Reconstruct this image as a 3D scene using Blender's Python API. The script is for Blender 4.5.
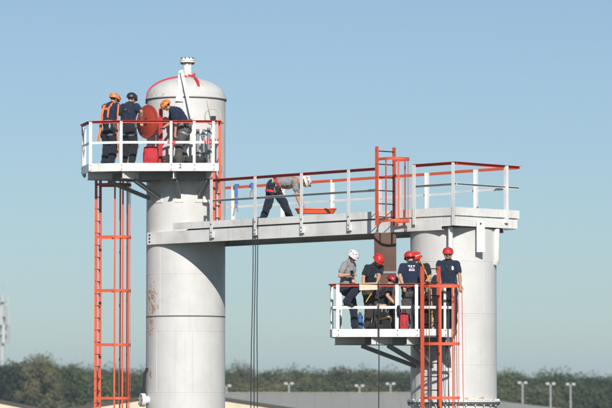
import bpy, bmesh, math, random
import numpy as np
from mathutils import Vector, Matrix, noise
from mathutils.bvhtree import BVHTree

random.seed(7); np.random.seed(7)
for o in list(bpy.data.objects): bpy.data.objects.remove(o)
scene = bpy.context.scene
COL = scene.collection
R = math.radians

# ------------------------------------------------------------------ camera
HC = 8.0                       # camera height above the ground
FPX, CX, CY = 3200.0, 306.0, 204.0      # focal length and centre in photo pixels (612 x 408)
PITCH = math.atan(192.0/3200.0)         # horizon sits at photo row 396
cam_d = bpy.data.cameras.new('camera'); cam = bpy.data.objects.new('camera', cam_d); COL.objects.link(cam)
cam.location = (0, 0, HC); cam.rotation_euler = (math.pi/2 + PITCH, 0, 0)
cam_d.sensor_width = 36; cam_d.lens = FPX/612*36
cam_d.clip_start = 1; cam_d.clip_end = 6000
cam_d.dof.use_dof = True; cam_d.dof.focus_distance = 76; cam_d.dof.aperture_fstop = 2.2
scene.camera = cam

# ------------------------------------------------------------------ sky, sun, exposure
SUN_EL, SUN_AZ = R(29.5), R(8)           # the sun is behind the camera, a little to the right
S_DIR = Vector((math.sin(SUN_AZ)*math.cos(SUN_EL), -math.cos(SUN_AZ)*math.cos(SUN_EL), math.sin(SUN_EL)))
world = bpy.data.worlds.new('World'); scene.world = world; world.use_nodes = True
wn = world.node_tree.nodes; wl = world.node_tree.links; wn.clear()
sky = wn.new('ShaderNodeTexSky'); sky.sky_type = 'NISHITA'; sky.sun_disc = False
sky.sun_elevation = SUN_EL; sky.sun_rotation = math.atan2(S_DIR.x, S_DIR.y)
sky.altitude = 0; sky.air_density = 1.0; sky.dust_density = 0.17; sky.ozone_density = 6.8
bg = wn.new('ShaderNodeBackground'); bg.inputs['Strength'].default_value = 0.082
wo = wn.new('ShaderNodeOutputWorld'); hs = wn.new('ShaderNodeHueSaturation'); hs.inputs['Saturation'].default_value = .78; wl.new(sky.outputs[0], hs.inputs['Color']); gn = wn.new('ShaderNodeMix'); gn.data_type = 'RGBA'; gn.blend_type = 'MULTIPLY'; gn.inputs[0].default_value = 1; gn.inputs[7].default_value = (.95, 1.005, 1.0, 1); wl.new(hs.outputs[0], gn.inputs[6]); wl.new(gn.outputs[2], bg.inputs[0]); wl.new(bg.outputs[0], wo.inputs[0])
sun_d = bpy.data.lights.new('sun', 'SUN'); sun_d.energy = 5.0; sun_d.angle = R(0.53); sun_d.color = (1.0, 0.955, 0.89)
sun = bpy.data.objects.new('sun', sun_d); COL.objects.link(sun)
sun.rotation_euler = S_DIR.to_track_quat('Z', 'Y').to_euler()
sun.location = (20, -60, 60)
vs = scene.view_settings; vs.view_transform = 'Standard'; vs.look = 'None'; vs.exposure = 0.0; vs.gamma = 1; vs.use_curve_mapping = False

# ------------------------------------------------------------------ helpers
def at(px, py, Y):
    """photo pixel -> world point at depth Y"""
    v = (CY - py)/FPX; h = (px - CX)/FPX
    d = Vector((h, math.cos(PITCH) - v*math.sin(PITCH), math.sin(PITCH) + v*math.cos(PITCH)))
    p = d*(Y/d.y); p.z += HC
    return p
def atX(px, Y):
    return (px - CX)*Y/FPX*1.0005
def P2(px, Y): return (atX(px, Y), Y)

class MB:
    def __init__(s): s.v = []; s.f = []
    def add(s, vs, fs):
        o = len(s.v); s.v += [tuple(p) for p in vs]; s.f += [tuple(i + o for i in f) for f in fs]; return s
    def box(s, c, size, ax=None):
        c = Vector(c); X, Y, Z = ax if ax else (Vector((1,0,0)), Vector((0,1,0)), Vector((0,0,1)))
        vs = [c + X*(size[0]/2*i) + Y*(size[1]/2*j) + Z*(size[2]/2*k) for i in (-1,1) for j in (-1,1) for k in (-1,1)]
        return s.add(vs, [(0,1,3,2),(4,6,7,5),(0,4,5,1),(2,3,7,6),(0,2,6,4),(1,5,7,3)])
    def bar(s, p0, p1, w, h, side=None):
        """rectangular bar, w along side, h along the third axis"""
        p0 = Vector(p0); p1 = Vector(p1); d = (p1-p0); L = d.length; d.normalize()
        if side is None: side = Vector((0,0,1)).cross(d) if abs(d.z) < .95 else Vector((1,0,0))
        side = Vector(side); side = (side - d*side.dot(d)).normalized(); up = d.cross(side)
        return s.box((p0+p1)/2, (L, w, h), (d, side, up))
    def tube(s, pts, r, n=8, cap=True):
        pts = [Vector(p) for p in pts]; rs = r if isinstance(r, (list, tuple)) else [r]*len(pts)
        rings = []; prev = None
        for i, p in enumerate(pts):
            d = (pts[min(i+1, len(pts)-1)] - pts[max(i-1, 0)]).normalized()
            a = prev if prev is not None else (Vector((0,0,1)) if abs(d.z) < .9 else Vector((1,0,0)))
            a = (a - d*a.dot(d)); a.normalize(); b = d.cross(a); prev = a
            rings.append([p + (a*math.cos(2*math.pi*k/n) + b*math.sin(2*math.pi*k/n))*rs[i] for k in range(n)])
        vs = [q for r_ in rings for q in r_]; fs = []
        for i in range(len(pts)-1):
            for k in range(n):
                fs.append((i*n+k, i*n+(k+1)%n, (i+1)*n+(k+1)%n, (i+1)*n+k))
        if cap: fs += [tuple(range(n))[::-1], tuple((len(pts)-1)*n + k for k in range(n))]
        return s.add(vs, fs)
    def lathe(s, c, prof, n=64, axis=None):
        """prof: list of (r, z) from one end to the other"""
        c = Vector(c); A = Vector(axis).normalized() if axis else Vector((0,0,1))
        X = (Vector((1,0,0)) if abs(A.x) < .9 else Vector((0,1,0))); X = (X - A*X.dot(A)).normalized(); Y = A.cross(X)
        vs = []; fs = []; m = len(prof)
        for r, z in prof:
            for k in range(n):
                t = 2*math.pi*k/n; vs.append(c + A*z + (X*math.cos(t) + Y*math.sin(t))*r)
        for i in range(m-1):
            for k in range(n): fs.append((i*n+k, i*n+(k+1)%n, (i+1)*n+(k+1)%n, (i+1)*n+k))
        if prof[0][0] > 1e-4: fs.append(tuple(range(n))[::-1])
        if prof[-1][0] > 1e-4: fs.append(tuple((m-1)*n + k for k in range(n)))
        return s.add(vs, fs)
    def prism(s, poly, z0, z1):
        n = len(poly)
        vs = [(x, y, z0) for x, y in poly] + [(x, y, z1) for x, y in poly]
        fs = [tuple(range(n))[::-1], tuple(range(n, 2*n))] + [(i, (i+1)%n, n+(i+1)%n, n+i) for i in range(n)]
        return s.add(vs, fs)
    def extrude(s, pts, vec):
        n = len(pts); pts = [Vector(p) for p in pts]; vec = Vector(vec)
        return s.add(pts + [p + vec for p in pts], [tuple(range(n))[::-1], tuple(range(n, 2*n))] + [(i, (i+1)%n, n+(i+1)%n, n+i) for i in range(n)])

def origin_of(o):
    p = Vector((0,0,0))
    while o is not None: p += o.location; o = o.parent
    return p
def link_mesh(name, verts, faces, mat, parent=None, smooth=False, base=None, recalc=True):
    org = origin_of(parent) if parent else (Vector(base) if base is not None else Vector((0,0,0)))
    me = bpy.data.meshes.new(name)
    me.from_pydata([(v[0]-org.x, v[1]-org.y, v[2]-org.z) for v in verts], [], faces)
    if recalc:
        bm = bmesh.new(); bm.from_mesh(me); bmesh.ops.recalc_face_normals(bm, faces=bm.faces); bm.to_mesh(me); bm.free()
    me.update()
    if mat is not None: me.materials.append(M[mat] if isinstance(mat, str) else mat)
    if smooth: smooth_by_angle(me)
    o = bpy.data.objects.new(name, me); COL.objects.link(o)
    if parent: o.parent = parent
    else: o.location = org
    return o
def smooth_by_angle(me, ang=40):
    me.polygons.foreach_set('use_smooth', [True]*len(me.polygons))
    try: me.set_sharp_from_angle(angle=R(ang))
    except Exception: pass
def part(name, mb, mat, parent, smooth=False, label=None):
    o = link_mesh(name, mb.v, mb.f, mat, parent, smooth)
    if label: o['label'] = label
    return o
def tag(o, label, cat, group=None):
    o['label'] = label; o['category'] = cat
    if group: o['group'] = group
    return o
def thing(name, label, cat, loc, group=None):
    o = bpy.data.objects.new(name, None); COL.objects.link(o); o.location = loc; o.empty_display_size = .2
    return tag(o, label, cat, group)
def single(name, mb, mat, label, cat, base, group=None, smooth=False):
    return tag(link_mesh(name, mb.v, mb.f, mat, None, smooth, base), label, cat, group)
def structure(name, mb, mat, smooth=False):
    o = link_mesh(name, mb.v, mb.f, mat, None, smooth); o['kind'] = 'structure'; return o

# ------------------------------------------------------------------ materials
M = {}
def nd(t, kind, **kw):
    n = t.nodes.new(kind)
    for k, v in kw.items():
        if k in n.inputs: n.inputs[k].default_value = v
        else: setattr(n, k, v)
    return n
def new_mat(name, col, rough=.5, metal=0, spec=.5):
    m = bpy.data.materials.new(name); m.use_nodes = True; t = m.node_tree
    b = t.nodes['Principled BSDF']; b.inputs['Base Color'].default_value = (*col, 1); b.inputs['Roughness'].default_value = rough
    b.inputs['Metallic'].default_value = metal; b.inputs['Specular IOR Level'].default_value = spec
    M[name] = m; return m, t, b
def ramp(t, src, stops):
    r = t.nodes.new('ShaderNodeValToRGB'); t.links.new(src, r.inputs[0]); e = r.color_ramp.elements
    while len(e) < len(stops): e.new(.5)
    for q, (p, c) in zip(e, stops):
        q.position = p; q.color = (c, c, c, 1) if isinstance(c, (int, float)) else (*c, 1)
    return r.outputs[0]
def mixc(t, fac, a, b):
    m = t.nodes.new('ShaderNodeMix'); m.data_type = 'RGBA'
    for s, v in ((m.inputs[0], fac), (m.inputs[6], a), (m.inputs[7], b)):
        if isinstance(v, (int, float)): s.default_value = v
        elif isinstance(v, tuple): s.default_value = (*v, 1)
        else: t.links.new(v, s)
    return m.outputs[2]
def mathn(t, op, a, b=None, clamp=False):
    m = t.nodes.new('ShaderNodeMath'); m.operation = op; m.use_clamp = clamp
    for i, v in enumerate((a, b)):
        if v is None: continue
        if isinstance(v, (int, float)): m.inputs[i].default_value = v
        else: t.links.new(v, m.inputs[i])
    return m.outputs[0]
def texnoise(t, scale, detail=6, rough=.6, stretch=None, world=True):
    g = t.nodes.new('ShaderNodeNewGeometry') if world else t.nodes.new('ShaderNodeTexCoord')
    src = g.outputs['Position'] if world else g.outputs['Object']
    if stretch:
        mp = t.nodes.new('ShaderNodeMapping'); mp.inputs['Scale'].default_value = stretch; t.links.new(src, mp.inputs[0]); src = mp.outputs[0]
    n = nd(t, 'ShaderNodeTexNoise', Scale=scale, Detail=detail, Roughness=rough); t.links.new(src, n.inputs['Vector'])
    return n.outputs['Fac']
def bump(t, b, h, strength=.3, dist=.01):
    n = nd(t, 'ShaderNodeBump', Strength=strength, Distance=dist); t.links.new(h, n.inputs['Height']); t.links.new(n.outputs[0], b.inputs['Normal'])

def paint(name, col, dirt, rust=0.0, rough=.5, dirtamt=.5, spots=None, streak=True, rustcol=(.22, .085, .03)):
    """weathered paint: patchy tone, vertical streaks, rust specks, optional rust patches with a place of their own"""
    m, t, b = new_mat(name, col, rough)
    big = texnoise(t, 1.3, 5, .6); f1 = ramp(t, big, [(.42, 0), (.75, dirtamt)])
    c = mixc(t, f1, col, dirt)
    if streak:
        st = texnoise(t, 3.2, 5, .65, (2.6, 2.6, .12)); f2 = ramp(t, st, [(.55, 0), (.8, dirtamt*.9)])
        c = mixc(t, f2, c, dirt)
    fine = texnoise(t, 22, 4, .6); f3 = ramp(t, fine, [(.55, 0), (.75, .25*dirtamt)]); c = mixc(t, f3, c, tuple(x*.6 for x in dirt))
    if rust > 0:
        rn = texnoise(t, 7, 8, .7); f4 = ramp(t, rn, [(.74-.12*rust, 0), (.79-.12*rust, 1)]); c = mixc(t, f4, c, rustcol)
    if spots:
        g = t.nodes.new('ShaderNodeNewGeometry'); rn = texnoise(t, 9, 8, .75)
        for (p, rad, amt, sq) in spots:
            vm = t.nodes.new('ShaderNodeVectorMath'); vm.operation = 'SUBTRACT'; t.links.new(g.outputs['Position'], vm.inputs[0]); vm.inputs[1].default_value = p
            vs_ = t.nodes.new('ShaderNodeVectorMath'); vs_.operation = 'MULTIPLY'; t.links.new(vm.outputs[0], vs_.inputs[0]); vs_.inputs[1].default_value = (1, 1, sq)
            ln = t.nodes.new('ShaderNodeVectorMath'); ln.operation = 'LENGTH'; t.links.new(vs_.outputs[0], ln.inputs[0])
            mask = mathn(t, 'SUBTRACT', 1.0, mathn(t, 'DIVIDE', ln.outputs['Value'], rad), True)
            val = mathn(t, 'ADD', mathn(t, 'MULTIPLY', mask, amt), rn)
            f = ramp(t, mathn(t, 'MULTIPLY', val, mathn(t, 'GREATER_THAN', mask, 0.0)), [(.80, 0), (.88, .9)])
            c = mixc(t, f, c, (.40, .22, .115))
    t.links.new(c, b.inputs['Base Color'])
    rr = ramp(t, big, [(.3, rough-.08), (.7, rough+.15)]); t.links.new(rr, b.inputs['Roughness'])
    bump(t, b, mathn(t, 'ADD', mathn(t, 'MULTIPLY', texnoise(t, 1.6, 3, .5), 2.2), mathn(t, 'MULTIPLY', texnoise(t, 7, 4, .5), .35)), .22, .02)
    return m
def cloth(name, col, var=.35, rough=.9):
    m, t, b = new_mat(name, col, rough, 0, .2)
    n = texnoise(t, 9, 5, .6); c = mixc(t, ramp(t, n, [(.3, 0), (.75, var)]), col, tuple(min(1, x*1.9+.01) for x in col))
    t.links.new(c, b.inputs['Base Color']); bump(t, b, texnoise(t, 60, 3, .6), .25, .004); b.inputs['Sheen Weight'].default_value = .15
    return m
def plain(name, col, rough=.5, metal=0, var=.25, sc=14):
    m, t, b = new_mat(name, col, rough, metal)
    n = texnoise(t, sc, 5, .6); c = mixc(t, ramp(t, n, [(.35, 0), (.7, var)]), col, tuple(x*.55 for x in col))
    t.links.new(c, b.inputs['Base Color']); bump(t, b, n, .1, .004)
    return m

WHITE, GRIME = (.632, .626, .605), (.40, .38, .34)
lt = at(152, 305, 80.6)
paint('tower_white_west', WHITE, GRIME, .0, .48, .40, spots=[
    (tuple(at(153, 303, 80.45)), .75, .385, .45), (tuple(at(151, 326, 80.5)), .5, .385, .6), (tuple(at(151, 376, 80.5)), .36, .36, .7),
    (tuple(at(155, 94, 80.4)), .42, .38, 1.6), (tuple(at(166, 95, 80.2)), .35, .36, 2.2), (tuple(at(151, 290, 80.4)), .4, .35, .5)])
paint('tower_white_east', WHITE, GRIME, .0, .48, .36, spots=[
    (tuple(at(466, 399, 73.45)), .3, .45, 3), (tuple(at(482, 398, 73.6)), .3, .45, 3), (tuple(at(474, 397, 73.5)), .2, .45, 2)])
paint('white_steel', (.77, .76, .735), (.40, .38, .335), .35, .5, .6)
paint('shaded_steel', (.26, .255, .24), (.13, .12, .10), .2, .7, .5)  # underside steel: shade below platforms and catwalk put into its colour
paint('white_rail', (.76, .755, .74), (.40, .38, .35), .40, .45, .45, streak=False)
paint('orange_paint', (.68, .105, .042), (.46, .075, .04), .6, .5, .6, rustcol=(.05, .03, .025))
paint('red_paint', (.60, .055, .028), (.34, .04, .025), .05, .5, .5)
paint('disc_red', (.44, .052, .026), (.30, .05, .03), .0, .5, .5)
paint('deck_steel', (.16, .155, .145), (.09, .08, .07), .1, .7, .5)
paint('rusty_sheet', (.125, .066, .045), (.075, .048, .038), .5, .8, .8, rustcol=(.19, .12, .085))
plain('bolt_steel', (.035, .034, .033), .5, .6)
plain('seam_dark', (.10, .098, .09), .7)
plain('rope_dark', (.022, .026, .035), .85)
plain('rope_red', (.55, .05, .05), .8)
plain('rope_yellow', (.62, .36, .05), .8)
plain('rope_pale', (.62, .58, .46), .8)
plain('strap_blue', (.03, .15, .40), .7)
plain('strap_red', (.60, .025, .04), .7)
plain('strap_orange', (.72, .16, .035), .7)
plain('strap_black', (.018, .018, .02), .75)
plain('strap_tan', (.62, .42, .20), .8)
plain('stretcher_orange', (.72, .10, .025), .4)
plain('bag_red', (.50, .02, .03), .75)
plain('bag_black', (.015, .015, .017), .7)
plain('gear_grey', (.26, .265, .28), .55, .1)
plain('paper_tan', (.62, .52, .38), .8)
plain('skin_light', (.52, .27, .17), .55, 0, .12, 30)
plain('skin_tan', (.42, .205, .12), .55, 0, .12, 30)
plain('hair_brown', (.06, .035, .02), .8)
plain('hair_dark', (.018, .013, .010), .8)
plain('glass_black', (.01, .01, .012), .12)
plain('boot_black', (.02, .018, .017), .55)
plain('print_white', (.78, .78, .76), .8, 0, .15)
plain('print_pink', (.55, .30, .38), .8, 0, .15)
plain('helmet_red', (.62, .022, .018), .42, 0, .2)
plain('helmet_maroon', (.30, .02, .03), .42, 0, .2)
plain('helmet_orange', (.80, .20, .03), .42, 0, .2)
plain('helmet_white', (.68, .67, .65), .25, 0, .15)
plain('helmet_black', (.022, .022, .024), .42, 0, .2)
cloth('shirt_navy', (.012, .020, .046)); cloth('shirt_black', (.012, .014, .020)); cloth('shirt_grey', (.23, .23, .225), .25)
cloth('trousers_navy', (.014, .017, .030)); cloth('trousers_black', (.018, .017, .018)); cloth('trousers_grey', (.075, .072, .070)); cloth('trousers_brown', (.045, .036, .030))
cloth('trousers_teal', (.014, .032, .055))

# ------------------------------------------------------------------ setting far behind: ground, buildings, trees
def ground_mat():
    m, t, b = new_mat('ground_grass', (.09, .11, .045), .95)
    n = texnoise(t, .05, 8, .65); n2 = texnoise(t, .9, 6, .65)
    c = mixc(t, ramp(t, n, [(.38, 0), (.62, 1)]), (.075, .10, .035), (.17, .15, .085)); c = mixc(t, ramp(t, n2, [(.4, 0), (.75, .5)]), c, (.05, .065, .025))
    t.links.new(c, b.inputs['Base Color'])
ground_mat()
plain('asphalt', (.055, .055, .055), .95, 0, .5, 3)
g = MB(); S_ = 2400; NG = 24
for i in range(NG+1):
    for j in range(NG+1): g.v.append((-S_/2 + S_*i/NG, -400 + S_*j/NG, 0))
for i in range(NG):
    for j in range(NG): a = i*(NG+1)+j; g.f.append((a, a+NG+1, a+NG+2, a+1))
structure('ground', g, 'ground_grass')
yard = MB().prism([(-26, 45), (26, 45), (28, 122), (-28, 122)], .002, .006); structure('asphalt_yard', yard, 'asphalt')

def ribbed(name, col, dark, period, axis='x', rough=.55):
    """profiled metal cladding far away: ribs too fine to pick apart"""
    m, t, b = new_mat(name, col, rough)
    g_ = t.nodes.new('ShaderNodeNewGeometry'); sp = t.nodes.new('ShaderNodeSeparateXYZ'); t.links.new(g_.outputs['Position'], sp.inputs[0])
    s = sp.outputs[{'x': 0, 'y': 1, 'z': 2}[axis]]
    w = mathn(t, 'PINGPONG', mathn(t, 'MULTIPLY', s, 1/period), 1.0)
    c = mixc(t, ramp(t, w, [(.80, 0), (.95, .35)]), col, dark)
    n = texnoise(t, .25, 6, .65, (1, .25, 1)); c = mixc(t, ramp(t, n, [(.4, 0), (.7, .55)]), c, dark)
    t.links.new(c, b.inputs['Base Color']); bump(t, b, w, .3, .03)
ribbed('roof_grey', (.37, .355, .305), (.28, .268, .23), .6)
ribbed('cladding_cream', (.66, .56, .40), (.50, .42, .30), .9)
plain('trim_brown', (.06, .05, .042), .6); plain('panel_white', (.74, .72, .66), .6)
plain('roof_brown', (.16, .13, .105), .7, 0, .4, 1)
plain('pole_grey', (.42, .44, .44), .5); plain('lamp_white', (.44, .44, .41), .6)
plain('antenna_white', (.50, .51, .50), .5)

# wide hipped warehouse roof
wh = thing('warehouse', 'long low warehouse with a wide pale grey metal hipped roof before the treeline', 'warehouse', (-10, 230, 0))
rz, ez, hw = HC + .20, HC - 4.8, 40
xl, xr = atX(188, 230), atX(432, 230)
mb = MB().add([(xl, 230, rz), (xr, 230, rz), (xr+hw, 230-hw, ez), (xr+hw, 230+hw, ez), (xl, 230-hw, ez), (xl, 230+hw, ez)],
              [(4, 2, 1, 0), (2, 3, 1), (3, 5, 0, 1), (5, 4, 0)])
rf = part('roof', mb, 'roof_grey', wh)
mb = MB().box(((xl+xr)/2, 230, rz+.03), (xr-xl, .5, .05)); part('ridge_cap', mb, 'roof_grey', rf)
mb = MB().box(((xl+xr+hw)/2, 230, ez/2-.02), (xr-xl+hw-1.2, 2*hw-1.2, ez-.1)); part('wall', mb, 'cladding_cream', wh)
for i in range(9):
    x = xl + 6 + i*6; mb = MB().box((x, 230-hw+.56, 1.6), (3.2, .14, 3.2)); part('roller_door', mb, 'panel_white', wh)

def gable(label, pxa, pya, Y, half, slope, depth):
    p = at(pxa, pya, Y); hz = p.z; e = hz - half*slope
    t = thing('gabled_shed', label, 'shed', (p.x, Y + depth/2, 0), 'cream clad sheds below the towers')
    mb = MB().extrude([(p.x-half, Y, 0), (p.x+half, Y, 0), (p.x+half, Y, e-.10), (p.x, Y, hz-.10), (p.x-half, Y, e-.10)], (0, .2, 0)); part('parapet_wall', mb, 'cladding_cream', t)
    mb = MB().extrude([(p.x-half, Y+.21, 0), (p.x+half, Y+.21, 0), (p.x+half, Y+.21, e-.86), (p.x, Y+.21, hz-.86), (p.x-half, Y+.21, e-.86)], (0, depth, 0)); part('wall', mb, 'cladding_cream', t)
    for sgn in (-1, 1):
        a = Vector((p.x, Y+.0, hz)); b_ = Vector((p.x+sgn*(half+.3), Y+.0, e-.3*slope)); dn_ = Vector((0, .5, -.75))
        mb = MB().extrude([a+dn_, b_+dn_, b_+dn_-Vector((0,0,.09)), a+dn_-Vector((0,0,.09))], (0, depth, 0)); part('roof_slope', mb, 'roof_brown', t)
        mb = MB().bar(a+Vector((0,-.03,-.06)), b_+Vector((0,-.03,-.06)), .05, .13, (0,1,0)); part('rake_trim', mb, 'trim_brown', t)
    # translucent wall lights near the gable top
    for k in range(-5, 6):
        x = p.x + k*1.55; top = hz - abs(k*1.55)*slope - .30
        mb = MB().box((x, Y-.03, top-1.2), (.55, .05, 2.0)); part('wall_light', mb, 'panel_white', t)
gable('cream clad shed with brown gable trim behind the taller white tower', 181, 391.0, 128, 9, .150, 9)
gable('cream clad shed with brown gable trim below the antenna mast', -14, 397.0, 128, 9, .20, 9)

# floodlight poles and antenna mast
def lamp_pole(px, py, Y, label):
    p = at(px, py, Y); t = thing('floodlight_pole', label, 'light pole', (p.x, Y, 0), 'twin head light poles before the treeline')
    part('pole', MB().tube([(p.x, Y, 0), (p.x, Y, p.z*.5), (p.x, Y, p.z)], [.11, .085, .06], 10), 'pole_grey', t, True)
    part('cross_arm', MB().box((p.x, Y, p.z-.02), (.62, .06, .06)), 'pole_grey', t)
    part('base_plate', MB().box((p.x, Y, .03), (.5, .5, .06)), 'pole_grey', t)
    for s in (-1, 1):
        q = Vector((p.x + s*.27, Y-.06, p.z+.08)); ax = (Vector((1,0,0)), Vector((0,.94,-.34)), Vector((0,.34,.94)))
        h = part('lamp_head', MB().box(q, (.30, .30, .15), ax), 'lamp_white', t)
        part('lens', MB().box(q - ax[2]*.09, (.28, .28, .03), ax), 'antenna_white', h)
        part('bracket', MB().bar(q+Vector((0,0,-.02)), (p.x+s*.22, Y, p.z), .04, .04), 'pole_grey', h)
for px, py, lb in ((522.5, 384, 'twin head light pole standing nearest the white tower, before the green trees'), (550.5, 385, 'twin head light pole in the middle of the three beside the grey roof'),
                   (570.5, 385.5, 'twin head light pole farthest from the towers in the row of three'), (289, 384.8, 'twin head light pole beyond the grey roof, under a faint pale plume'),
                   (359.5, 387, 'twin head light pole beyond the grey roof, nearer the hanging rope'), (390.5, 385, 'twin head light pole beyond the grey roof, nearer the platform struts'),
                   (226.5, 387, 'twin head light pole peeking out beside the taller tower')):
    lamp_pole(px, py, 285, lb)

def mast():
    Y = 420; p = at(2.5, 298, Y); t = thing('antenna_mast', 'pale cellular antenna mast with stacked white panel antennas above trees', 'antenna mast', (p.x, Y, 0))
    part('pole', MB().tube([(p.x, Y, 0), (p.x, Y, p.z*.6), (p.x, Y, p.z+.5)], [.36, .28, .2], 14), 'antenna_white', t, True)
    for lev, py in enumerate((301.5, 316, 334)):
        z = at(0, py, Y).z
        ring = part('mount_ring', MB().lathe((p.x, Y, z), [(.3, -.1), (.7, -.1), (.7, .1), (.3, .1)], 18), 'pole_grey', t)
        for k in range(3 if lev == 0 else 6):
            a = k*2*math.pi/(3 if lev == 0 else 6) + .4*lev; c = Vector((p.x + .80*math.cos(a), Y + .80*math.sin(a), z)); d = Vector((math.cos(a), math.sin(a), 0))
            hgt = 1.0 if lev == 0 else 2.4
            part('panel_antenna', MB().box(c, (.20, .38, hgt), (d, Vector((-d.y, d.x, 0)), Vector((0,0,1)))), 'antenna_white', t)
    part('whip_antenna', MB().tube([(p.x, Y, p.z+.4), (p.x, Y, p.z+2.0)], .05, 6), 'pole_grey', t)
    for py, w in ((378, 1.3), (390, 1.3)):
        z = at(0, py, Y).z; part('equipment_box', MB().box((p.x, Y-.5, z), (w, .6, 1.6)), 'antenna_white', t)
mast()

def leafmat(name, c1, c2, c3):
    m, t, b = new_mat(name, c1, .75, 0, .25)
    n = texnoise(t, .55, 4, .6); n2 = texnoise(t, 3.5, 3, .6)
    c = mixc(t, ramp(t, n, [(.35, 0), (.65, 1)]), c1, c2); c = mixc(t, ramp(t, n2, [(.45, 0), (.7, .8)]), c, c3)
    oi = t.nodes.new('ShaderNodeObjectInfo')      # every tree has its own tone of green
    c = mixc(t, ramp(t, oi.outputs['Random'], [(.0, .75), (.35, .0), (1, 0)]), c, tuple(x*.45 for x in c1))
    c = mixc(t, ramp(t, oi.outputs['Random'], [(.5, .0), (1, .75)]), c, (c2[0]*1.5, c2[1]*1.35, c2[2]*1.2))
    t.links.new(c, b.inputs['Base Color'])
leafmat('leaf_dark', (.056, .072, .031), (.078, .093, .038), (.040, .056, .027))
leafmat('leaf_mid', (.082, .102, .040), (.102, .120, .046), (.058, .078, .032))
leafmat('leaf_olive', (.105, .112, .052), (.125, .118, .056), (.074, .088, .042))
leafmat('leaf_dry', (.115, .112, .058), (.130, .120, .062), (.078, .086, .044))
plain('bark', (.085, .065, .05), .9, 0, .5, 4)

def tree_meshes(seed, w, h, low, nclump, nleaf, leaf, sparse=0):
    rnd = random.Random(seed); tr = MB()
    lean = Vector((rnd.uniform(-.4, .4), rnd.uniform(-.4, .4), 0))
    trunk = [Vector((0,0,-.1)), Vector((.05,0,h*.2)), lean*.5+Vector((0,0,h*.45)), lean+Vector((0,0,h*.82))]
    tr.tube(trunk, [.26, .21, .15, .05], 9)
    cl = []
    for i in range(nclump):
        a = rnd.uniform(0, 2*math.pi); zz = rnd.random()**.8
        rad = math.sqrt(max(0, 1-(max(0, zz-.35)/.68)**2))*rnd.uniform(.45, 1.0)**.7
        c = Vector((math.cos(a)*rad*w, math.sin(a)*rad*w, low + (h-low)*zz*rnd.uniform(.90, .99))); cl.append((c, rnd.uniform(.55, 1.15)*w*.30))
    for c, r_ in cl[::3]:
        s0 = trunk[1].lerp(trunk[3], min(.9, max(.05, (c.z*.62 - h*.2)/(h*.62))))
        tr.tube([s0, s0.lerp(c, .5)+Vector((0,0,-.2)), c], [.09, .055, .02], 5)
    V = []; F = []
    per = nleaf//nclump
    for c, r_ in cl:
        for k in range(per):
            d = Vector((rnd.gauss(0,1), rnd.gauss(0,1), rnd.gauss(0,1))).normalized()
            rr = r_*(rnd.random()**.45)*(1 + .35*noise.noise(c*3.1 + d*1.7))
            q = c + Vector((d.x*rr, d.y*rr, d.z*rr*.82))
            nrm = (d + Vector((rnd.gauss(0,.6), rnd.gauss(0,.6), rnd.gauss(.2,.6)))).normalized()
            a = nrm.orthogonal().normalized(); b = nrm.cross(a); t_ = rnd.uniform(0, 6.28); a, b = a*math.cos(t_)+b*math.sin(t_), b*math.cos(t_)-a*math.sin(t_)
            s = leaf*rnd.uniform(.6, 1.35); o = len(V)
            V += [q+a*s, q+b*s*.62+nrm*s*.15, q-a*s, q-b*s*.62+nrm*s*.15]; F.append((o, o+1, o+2, o+3))
    tm = bpy.data.meshes.new('trunk'); tm.from_pydata([tuple(v) for v in tr.v], [], tr.f); tm.materials.append(M['bark'])
    cm = bpy.data.meshes.new('crown'); cm.from_pydata([tuple(v) for v in V], [], F)
    return tm, cm
KIND = []
for i, (w, h, low, nc, nl, leaf, mat, lb) in enumerate((
        (4.6, 10, .6, 95, 30000, .105, 'leaf_dark', 'dark green rounded broadleaf tree in the far treeline'),
        (5.2, 10, .5, 100, 30000, .105, 'leaf_mid', 'mid green spreading tree with lumpy crown in far treeline'),
        (4.2, 10, .8, 80, 23000, .105, 'leaf_olive', 'olive coloured loose crowned tree in the far treeline'),
        (3.8, 10, .6, 66, 13000, .10, 'leaf_dry', 'brownish thin crowned tree in the far treeline'),
        (3.6, 10, .5, 74, 22000, .105, 'leaf_dark', 'narrow dark tree with pointed crown in the far treeline'))):
    tm, cm = tree_meshes(31+i, w, h, low, nc, nl, leaf); cm.materials.append(M[mat]); KIND.append((tm, cm, lb))
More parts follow.
